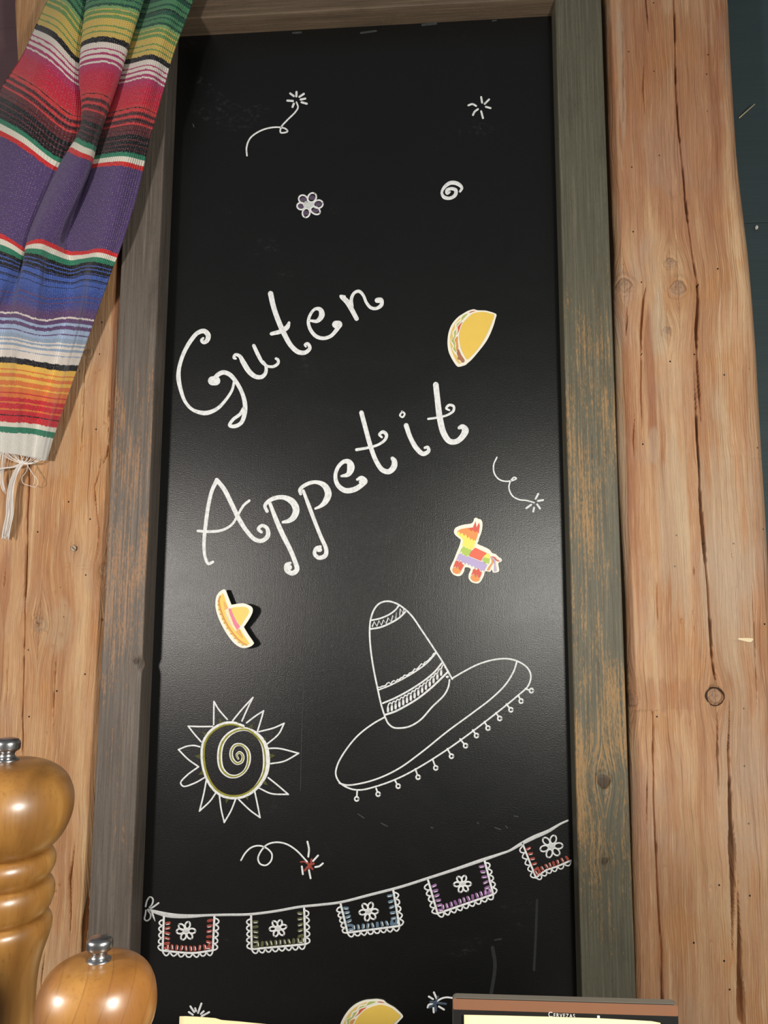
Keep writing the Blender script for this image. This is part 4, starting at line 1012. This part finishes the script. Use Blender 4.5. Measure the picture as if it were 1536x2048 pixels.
wef = t.math('MULTIPLY_ADD', t.math('SINE', t.math('ADD', t.math('MULTIPLY', sp.outputs[1], 2*math.pi/0.0026), t.math('MULTIPLY', t.math('FLOOR', t.math('MULTIPLY', sp.outputs[0], 1/0.0027)), math.pi))), 0.5, 0.5)
nz = t.noise(t.scale(wv, (500, 350, 1)), 3)
fleck = t.math('MULTIPLY', t.math('MULTIPLY', t.step(rib01, 0.62, 0.05), t.step(wef, 0.5, 0.9)), t.step(nz, 0.42, 0.66))
c = t.mix(t.math('MULTIPLY', fleck, 0.6), col, lin((196, 190, 200)))
c = t.mix(t.math('MULTIPLY', t.step(rib01, 0.35, 0.0), 0.30), c, t.mix(0.6, c, (0.004, 0.004, 0.006)))
t.bump(t.math('ADD', rib01, t.math('MULTIPLY', wef, 0.5)), 0.0010, 0.9)
CLOTH = t.set(Base_Color=c, Roughness=0.85, Specular_IOR_Level=0.2, Sheen_Weight=0.15)
bl = empty('blanket', tuple(at(40, 900, -0.05)), 'folded striped woven blanket with rainbow bands hanging at upper left', 'blanket')
cl = gridmesh('cloth', P3, CLOTH, bl, {'stripe': ('FLOAT_COLOR', colr), 'weave': ('FLOAT_VECTOR', weave)})
md = cl.modifiers.new('thickness', 'SOLIDIFY'); md.thickness = 0.0022; md.offset = 1.0

# fringe: tubes of thread
THREAD = plain('white_fringe_thread', (226, 220, 214), 0.85, 0.1, 0.15)
def tubes(name, paths, r, mat, parent, label=None, kind=None):
    V, Fc = [], []
    for pts in paths:
        P = np.asarray(pts, float)
        C = catmull(np.column_stack([P[:, :2], P[:, 2]]), 4)
        p3 = at(C[:, 0], C[:, 1], -C[:, 2])
        tg = np.gradient(p3, axis=0); tg /= np.linalg.norm(tg, axis=1)[:, None]
        up = np.array([0, 1.0, 0.0])
        s1 = np.cross(tg, up); s1 /= np.maximum(np.linalg.norm(s1, axis=1), 1e-6)[:, None]
        s2 = np.cross(tg, s1)
        n0 = len(V)
        for i in range(len(p3)):
            for k_ in range(5):
                a = k_*2*math.pi/5
                V.append(p3[i]+r*(math.cos(a)*s1[i]+math.sin(a)*s2[i]))
        for i in range(len(p3)-1):
            for k_ in range(5):
                a0 = n0+i*5+k_; a1 = n0+i*5+(k_+1) % 5
                Fc.append((a0, a1, a1+5, a0+5))
        Fc.append(tuple(n0+k_ for k_ in range(5))[::-1]); e0 = n0+(len(p3)-1)*5
        Fc.append(tuple(e0+k_ for k_ in range(5)))
    q = mesh(name, V, Fc, mat, parent, True)
    if label: q['label'] = label
    if kind: q['kind'] = kind
    return q
rnd = random.Random(5)
def bundle(path, n, spread, gather=0.0):
    out = []
    for i in range(n):
        ox = rnd.uniform(-1, 1)*spread; oz = rnd.uniform(-0.004, 0.004)
        ph = rnd.uniform(0, 6)
        pts = []
        for j, (x, y, d) in enumerate(path):
            f = j/(len(path)-1)
            s_ = gather+(1-gather)*min(1, f*1.6)
            pts.append((x+ox*s_+1.2*math.sin(ph+f*4), y+rnd.uniform(-1, 1)+(rnd.uniform(-6, 4) if j == len(path)-1 else 0), d+oz*s_))
        out.append(pts)
    return out
HUB = (46, 926, 0.0425)
fan = []
for i in range(22):
    f = i/21.0
    x = -6+96*f
    y = np.interp(x, [0, 26, 48, 66, 95], [904, 906, 911, 915, 920])-1
    fan.append([(x, y, 0.0415), ((x+HUB[0])/2+rnd.uniform(-3, 3), (y+HUB[1])/2+4+rnd.uniform(-3, 2), 0.0445), (HUB[0]+rnd.uniform(-3, 3), HUB[1]+rnd.uniform(-3, 3), 0.0445)])
tubes('fringe_threads', fan, 0.00042, THREAD, bl)
tubes('tassel', bundle([(46, 922, 0.0435), (36, 938, 0.0425), (25, 965, 0.0405), (21, 1000, 0.0385), (20, 1030, 0.0375), (14, 1055, 0.0365), (10, 1076, 0.0355)], 26, 7, 0.45), 0.00055, THREAD, bl, 'white thread tassel')
tubes('tassel', bundle([(46, 926, 0.0445), (26, 934, 0.0435), (0, 938, 0.0425), (-30, 950, 0.0415), (-50, 990, 0.0395), (-60, 1060, 0.0375)], 20, 6, 0.5), 0.00055, THREAD, bl, 'white thread tassel pulled sideways')
tubes('loop_thread', [[(52, 921, 0.0425), (60, 940, 0.0415), (72, 955, 0.0405), (76, 966, 0.0405), (70, 974, 0.0395), (58, 971, 0.0395), (46, 966, 0.0395), (44, 955, 0.0405), (52, 944, 0.0415), (56, 930, .0425)],
                      [(50, 924, 0.0435), (62, 942, .0425), (70, 958, 0.0415), (66, 972, 0.0405)]], 0.00045, THREAD, bl, 'looped loose thread')
tubes('tassel', bundle([(6, 905, .0425), (4, 930, 0.0395), (2, 960, 0.0375), (6, 985, 0.0365)], 9, 7, 0.9), 0.0004, THREAD, bl, 'thin loose threads')

# ------------------------------------------------------------------ small things on the timber
tubes_straw = plain('straw', (206, 190, 150), 0.6)
def rod(name, p0, p1, r, mat, label, cat):
    d = Vector(p1)-Vector(p0)
    bm = bmesh.new()
    bmesh.ops.create_cone(bm, cap_ends=True, segments=7, radius1=r, radius2=r*0.55, depth=d.length)
    bmesh.ops.transform(bm, matrix=Matrix.Translation((Vector(p0)+Vector(p1))/2)@d.to_track_quat('Z', 'Y').to_matrix().to_4x4(), verts=bm.verts[:])
    me = bpy.data.meshes.new(name); bm.to_mesh(me); bm.free()
    return tag(link(name, me, mat), label, cat)
def screw(px, py, r):
    c = at(px, py, YP-0.001)
    bm = bmesh.new()
    bmesh.ops.create_cone(bm, cap_ends=True, segments=20, radius1=r*0.85, radius2=r, depth=0.003)
    bmesh.ops.transform(bm, matrix=Matrix.Translation(Vector(c))@Matrix.Rotation(math.pi/2, 4, 'X'), verts=bm.verts[:])
    me = bpy.data.meshes.new('screw'); bm.to_mesh(me); bm.free()
    o_ = link('screw', me, plain('tarnished_brass', (120, 104, 88), 0.45, 0.2, 0.5, 0.7))
    tag(o_, 'small slotted screw in the left post below the tassel', 'screw')
    sl_ = box('slot', (c[0]-r*0.8, c[1]-0.0018, c[2]-0.0006), (c[0]+r*0.8, c[1]-0.0012, c[2]+0.0006), plain('screw_slot', (24, 20, 18)), None, 0)
    sl_.data.transform(Matrix.Translation(Vector(c))@Matrix.Rotation(0.7, 4, 'Y')@Matrix.Translation(-Vector(c)))
    sl_.parent = o_
screw(148, 1097, 0.0042)
def knot_ring(px, py, R, r):
    c = at(px, py, YP-0.0002)
    V, Fc = [], []
    for i in range(40):
        a = 2*math.pi*i/40
        rr = r*(0.55+0.45*math.sin(a*0.5+0.4)**2); RR = R*(1+0.03*math.sin(3*a+1))
        for j in range(8):
            q = 2*math.pi*j/8
            V.append((c[0]+(RR+rr*math.cos(q))*math.cos(a), c[1]+0.8*rr*math.sin(q), c[2]+(RR+rr*math.cos(q))*math.sin(a)))
    for i in range(40):
        for j in range(8):
            Fc.append((i*8+j, i*8+(j+1) % 8, ((i+1) % 40)*8+(j+1) % 8, ((i+1) % 40)*8+j))
    q = mesh('knot_ring', V, Fc, plain('dark_ring', (58, 44, 36), 0.8, 0.3, 0.2), None, True)  # solid dark ring laid around the loose knot
    q.parent = post_r
    q['label'] = 'dark ring around the loose knot'
knot_ring(1430, 1393, 0.0128, 0.0013)
rod('straw', tuple(at(1478, 236, 0.055)), tuple(at(1510, 208, 0.035)), 0.0011, tubes_straw, 'pale straw sticking out beside the right post against green wall', 'straw')
bm = bmesh.new(); bmesh.ops.create_icosphere(bm, subdivisions=2, radius=0.0032)
pc = at(1513, 455, 0.056)
bmesh.ops.transform(bm, matrix=Matrix.Translation(Vector(pc))@Matrix.Diagonal((0.8, 1.2, 1.15, 1)), verts=bm.verts[:])
me = bpy.data.meshes.new('nail_head'); bm.to_mesh(me); bm.free()
tag(link('nail_head', me, plain('white_nail', (226, 224, 214), 0.4)), 'small white nail head in the dark green wall', 'nail')
# splinter on the post
sv = [(1462, 1276), (1480, 1275), (1494, 1276), (1495, 1279), (1490, 1283), (1478, 1281)]
sp_ = slab('wood_splinter', np.array(sv, float), -YP-0.0015, 0.004, plain('pale_raw_wood', (232, 214, 176), 0.7), None)
tag(sp_, 'pale raw splinter of wood on the right timber post', 'splinter')

# ------------------------------------------------------------------ peppermills
STEEL = NT('brushed_steel')
co = STEEL.n('ShaderNodeTexCoord').outputs['Object']
STEEL = STEEL.set(Base_Color=STEEL.mix(STEEL.noise(co, 3, scale=300), (0.30, 0.30, 0.31), (0.52, 0.52, 0.53)), Metallic=1.0, Roughness=0.30)
def lathe(name, prof, mat, parent, loc, seg=64, knurl=None):
    prof = np.array(prof, float)
    V, Fc = [], []
    n = len(prof)
    for i, (r, z) in enumerate(prof):
        for k_ in range(seg):
            a = 2*math.pi*k_/seg
            rr = r
            if knurl and knurl[0] < z < knurl[1]:
                rr = r*(1-0.06*(k_ % 2))
            V.append((loc[0]+rr*math.cos(a), loc[1]+rr*math.sin(a), loc[2]+z))
    for i in range(n-1):
        for k_ in range(seg):
            a0 = i*seg+k_; a1 = i*seg+(k_+1) % seg
            Fc.append((a0, a1, a1+seg, a0+seg))
    Fc.append(tuple(range(seg))[::-1]); Fc.append(tuple((n-1)*seg+k_ for k_ in range(seg)))
    return mesh(name, V, Fc, mat, parent, True)
def smooth_prof(pts, m=8):
    P = np.array(pts, float)
    s_ = np.concatenate([[0], np.cumsum(np.hypot(*(P[1:]-P[:-1]).T))])
    # keep sharp creases where a point is doubled
    out = catmull(np.column_stack([P, P[:, 0]*0]), s_[-1]/(m*len(P)))
    return out[:, :2]
def mill(axis_px, Y, head, rings, body_px, knob_top_px, s, mat, label):
    ax = at(axis_px[0], axis_px[1], Y)
    X0 = ax[0]
    # a profile point is the right-hand outline seen in the photograph, measured in the plane of the axis
    def rz(px, py):
        p = at(px, py, Y); return (p[0]-X0)*0.96, p[2]
    root = empty('pepper_mill', (X0, Y, TABLE_Z), label, 'pepper mill', 'turned wooden pepper mills')
    hp = [rz(*q) for q in head]
    ztop = hp[0][1]
    H_ = [(0.0005, ztop)]+hp
    hr = smooth_prof(H_[::-1], 8)
    lathe('head', hr, mat, root, (X0, Y, 0))
    segs = []
    for g in rings:
        pr = [rz(*q) for q in g]
        rmin = min(p[0] for p in pr)
        pr = smooth_prof(pr, 8)[::-1]
        segs.append(pr)
        lathe('bead', pr, mat, root, (X0, Y, 0))
    bp = [rz(*q) for q in body_px]
    zb = TABLE_Z
    r0, z0 = bp[-1]
    h = z0-zb
    bp += [(r0*1.01, z0-h*0.25), (r0*1.06, z0-h*0.5), (r0*1.14, z0-h*0.72), (r0*1.24, z0-h*0.84), (r0*1.28, z0-h*0.90), (r0*1.22, zb+0.012), (r0*1.28, zb+0.006), (r0*1.27, zb)]
    lathe('body', smooth_prof(bp, 6)[::-1], mat, root, (X0, Y, 0))
    kz = ztop-0.001*s
    kp = [(0.0105, 0), (0.0112, 0.001), (0.0108, 0.0022), (0.0085, 0.0034), (0.0072, 0.0052), (0.0068, 0.0072), (0.0080, 0.0092), (0.0108, 0.0108), (0.0116, 0.0124), (0.0117, 0.0165), (0.0112, 0.0185), (0.0095, 0.0205), (0.006, 0.0217), (0.001, 0.0222)]
    kk = lathe('knob', [(r*s, z*s) for r, z in kp], STEEL, root, (X0, Y, kz), 56, (0.0112*s, 0.0178*s))
    kk['label'] = 'knurled steel knob'
    return root
def c4(x, y):
    return (x/3.425, 1450+y/3.425)
mill((8, 1600), -0.62, [c4(100, 243), c4(170, 244), c4(250, 254), c4(340, 288), c4(425, 360), c4(468, 450), c4(480, 530), c4(470, 625), c4(432, 730), c4(380, 808), c4(320, 862), c4(250, 905), c4(120, 935)],
     [[c4(200, 880), c4(300, 872), c4(340, 890), c4(358, 935), c4(352, 990), c4(322, 1045), c4(270, 1095), c4(180, 1125)], [c4(180, 1075), c4(290, 1075), c4(330, 1092), c4(349, 1140), c4(344, 1205), c4(312, 1285), c4(255, 1335), c4(170, 1360)]],
     [c4(170, 1320), c4(280, 1318), c4(315, 1335), c4(331, 1385), c4(324, 1440), c4(300, 1515), c4(270, 1600), c4(245, 1700), c4(230, 1800), c4(221, 1900), c4(215, 2048)], None, 0.80, mill_wood('mill_wood_warm', 0.0, False), 'tall turned wooden pepper mill cropped by the left edge')
mill((198, 1925), -0.76, [c4(700, 1612), c4(780, 1612), c4(870, 1622), c4(950, 1652), c4(1015, 1715), c4(1053, 1805), c4(1066, 1900), c4(1062, 1985), c4(1035, 2080), c4(985, 2150), c4(930, 2200), c4(860, 2230), c4(760, 2245)],
     [[c4(760, 2205), c4(860, 2200), c4(930, 2225), c4(945, 2270), c4(935, 2320), c4(890, 2370), c4(760, 2395)]],
     [c4(740, 2360), c4(870, 2365), c4(915, 2400), c4(920, 2440), c4(900, 2500), c4(865, 2600), c4(845, 2680)], None, 0.60, mill_wood('mill_wood_strips', 2.0, True), 'shorter wooden pepper mill of glued strips in the bottom left foreground')

# ------------------------------------------------------------------ menu cards on the table
YC = -0.42
tl, tr_ = at(905, 1994.5, YC), at(1353, 2003.5, YC+0.004)
cw = tr_[0]-tl[0]
menu = empty('menu_board', ((tl[0]+tr_[0])/2, YC, TABLE_Z), 'dark menu board with brown stripe and cream sheet standing at the bottom right', 'menu')
BLACKC = plain('black_card', (34, 34, 34), 0.4, 0.05)
BROWNC = plain('brown_stripe_print', (136, 94, 70), 0.5, 0.05)
ztop = (tl[2]+tr_[2])/2
dz = tr_[2]-tl[2]
def rrect(x0, x1, z0, z1, r, y0, y1, name, mat, tilt=0.0):
    pts = []
    for cx, cz, a0 in ((x1-r, z1-r, 0), (x0+r, z1-r, 90), (x0+r, z0+r, 180), (x1-r, z0+r, 270)):
        for k_ in range(5):
            a = math.radians(a0+k_*22.5); pts.append((cx+r*math.cos(a), cz+r*math.sin(a)))
    n = len(pts)
    V = [(x, y0, z+tilt*(x-(x0+x1)/2)/(x1-x0)) for x, z in pts]+[(x, y1, z+tilt*(x-(x0+x1)/2)/(x1-x0)) for x, z in pts]
    Fc = [tuple(range(n))[::-1], tuple(range(n, 2*n))]+[(i, (i+1) % n, (i+1) % n+n, i+n) for i in range(n)]
    bm = bmesh.new(); me = bpy.data.meshes.new(name); me.from_pydata(V, [], Fc)
    bm.from_mesh(me); bmesh.ops.recalc_face_normals(bm, faces=bm.faces[:]); bm.to_mesh(me); bm.free()
    return link(name, me, mat, menu)
EDGE = plain('grey_card_edge', (118, 112, 102), 0.5)
rrect(tl[0], tr_[0], TABLE_Z, ztop, 0.004, YC-0.0001, YC+0.008, 'backing', EDGE, dz)
rrect(tl[0]+0.0004, tr_[0]-0.0004, TABLE_Z, ztop-0.0004, 0.004, YC-0.001, YC, 'front_panel', BLACKC, dz)
band = rrect(tl[0]+0.0005, tr_[0]-0.0005, ztop-0.0100, ztop-0.0006, 0.0012, YC-0.0014, YC-0.0011, 'stripe', BROWNC, dz)
# lettering that peeps out above the cream sheet
def text_mesh(name, body, size, loc, mat, parent):
    cu = bpy.data.curves.new(name, 'FONT'); cu.body = body; cu.size = size; cu.align_x = 'CENTER'; cu.extrude = 0.0001
    cu.space_character = 1.25
    ob = bpy.data.objects.new(name, cu); COL.objects.link(ob)
    dg = bpy.context.evaluated_depsgraph_get()
    me = bpy.data.meshes.new_from_object(ob.evaluated_get(dg))
    bpy.data.objects.remove(ob)
    me.transform(Matrix.Translation(loc)@Matrix.Rotation(math.pi/2, 4, 'X'))
    return link(name, me, mat, parent)
tp = at(1128, 2034.5, YC-0.0016)
INKW = plain('white_print', (236, 236, 232), 0.5)
a_ = at(1097, 2033.5, YC-0.0016); b2_ = at(1150, 2035, YC-0.0016)
wtxt = b2_[0]-a_[0]
tm = text_mesh('lettering', 'ERVEZAS', 0.0048, (0, 0, 0), INKW, menu)
xs = [v.co.x for v in tm.data.vertices]; sc_ = (wtxt*0.80)/(max(xs)-min(xs))
tm.data.transform(Matrix.Diagonal((sc_, 1, 1, 1)))
xs = [v.co.x for v in tm.data.vertices]
tm.data.transform(Matrix.Translation((b2_[0]-max(xs), tp[1], tp[2]-0.0002)))
tc = text_mesh('lettering', 'C', 0.0062, (0, 0, 0), INKW, menu)
xs = [v.co.x for v in tc.data.vertices]
tc.data.transform(Matrix.Diagonal(((wtxt*0.15)/(max(xs)-min(xs)), 1, 1, 1)))
xs = [v.co.x for v in tc.data.vertices]
tc.data.transform(Matrix.Translation((a_[0]-min(xs), tp[1], tp[2]-0.0002)))
tm['label'] = 'small white print reading CERVEZAS'
bp_ = at(1197, 2034, YC-0.0016)
bt_ = box('bottle_print', (bp_[0]-0.0012, YC-0.0018, bp_[2]-0.006), (bp_[0]+0.0012, YC-0.0015, bp_[2]+0.0012), INKW, menu, 0.0001)
# cream sheet in front, its top edge bowed
PAPER = plain('cream_paper', (240, 228, 178), 0.7, 0.03, 0.2)
def sheet(name, edge_px, Y, bottom, mat, parent, bow=0.004, thick=0.0006):
    p = at([q[0] for q in edge_px], [q[1] for q in edge_px], Y)
    nn = 24
    x = np.linspace(p[0, 0], p[-1, 0], nn); z = np.interp(x, p[:, 0], p[:, 2])
    rows = []
    for f in np.linspace(0, 1, 14):
        y = Y-bow*np.sin(np.linspace(0, math.pi, nn))*(0.4+0.6*f)
        rows.append(np.stack([x, y, z*(1-f)+bottom*f], -1))
    P = np.array(rows[::-1])
    ob = gridmesh(name, P, mat, parent)
    m_ = ob.modifiers.new('thickness', 'SOLIDIFY'); m_.thickness = thick
    return ob
sheet('cream_sheet', [(928, 2030), (1010, 2030.5), (1100, 2032), (1200, 2035.5), (1270, 2040), (1316, 2043.5), (1321, 2046)], YC-0.006, TABLE_Z+0.004, PAPER, menu)
card = sheet('menu_sheet', [(359, 2033), (365, 2032.3), (400, 2033), (432, 2035), (444, 2038.5), (480, 2041), (530, 2046), (590, 2054), (640, 2062)], -0.36, TABLE_Z, plain('cream_menu_paper', (236, 216, 168), 0.7, 0.06, 0.2), None, 0.006, 0.0008)
tag(card, 'cream paper menu sheet standing below the white ray burst at the bottom', 'menu')

# ------------------------------------------------------------------ table that carries the mills and cards (below the frame)
TW = plain('dark_table_wood', (62, 48, 38), 0.5, 0.2)
tb = empty('table', (0, -0.52, FLOOR_Z), 'brown wooden table carrying the pepper mills and menus', 'table')
for i in range(6):
    box('plank', (-0.75, -0.95+i*0.145, TABLE_Z-0.035), (0.75, -0.95+i*0.145+0.1435, TABLE_Z), TW, tb, 0.002)
for sx in (-0.68, 0.68):
    for sy in (-0.89, -0.14):
        box('leg', (sx-0.03, sy-0.03, FLOOR_Z), (sx+0.03, sy+0.03, TABLE_Z-0.035), TW, tb, 0.003)
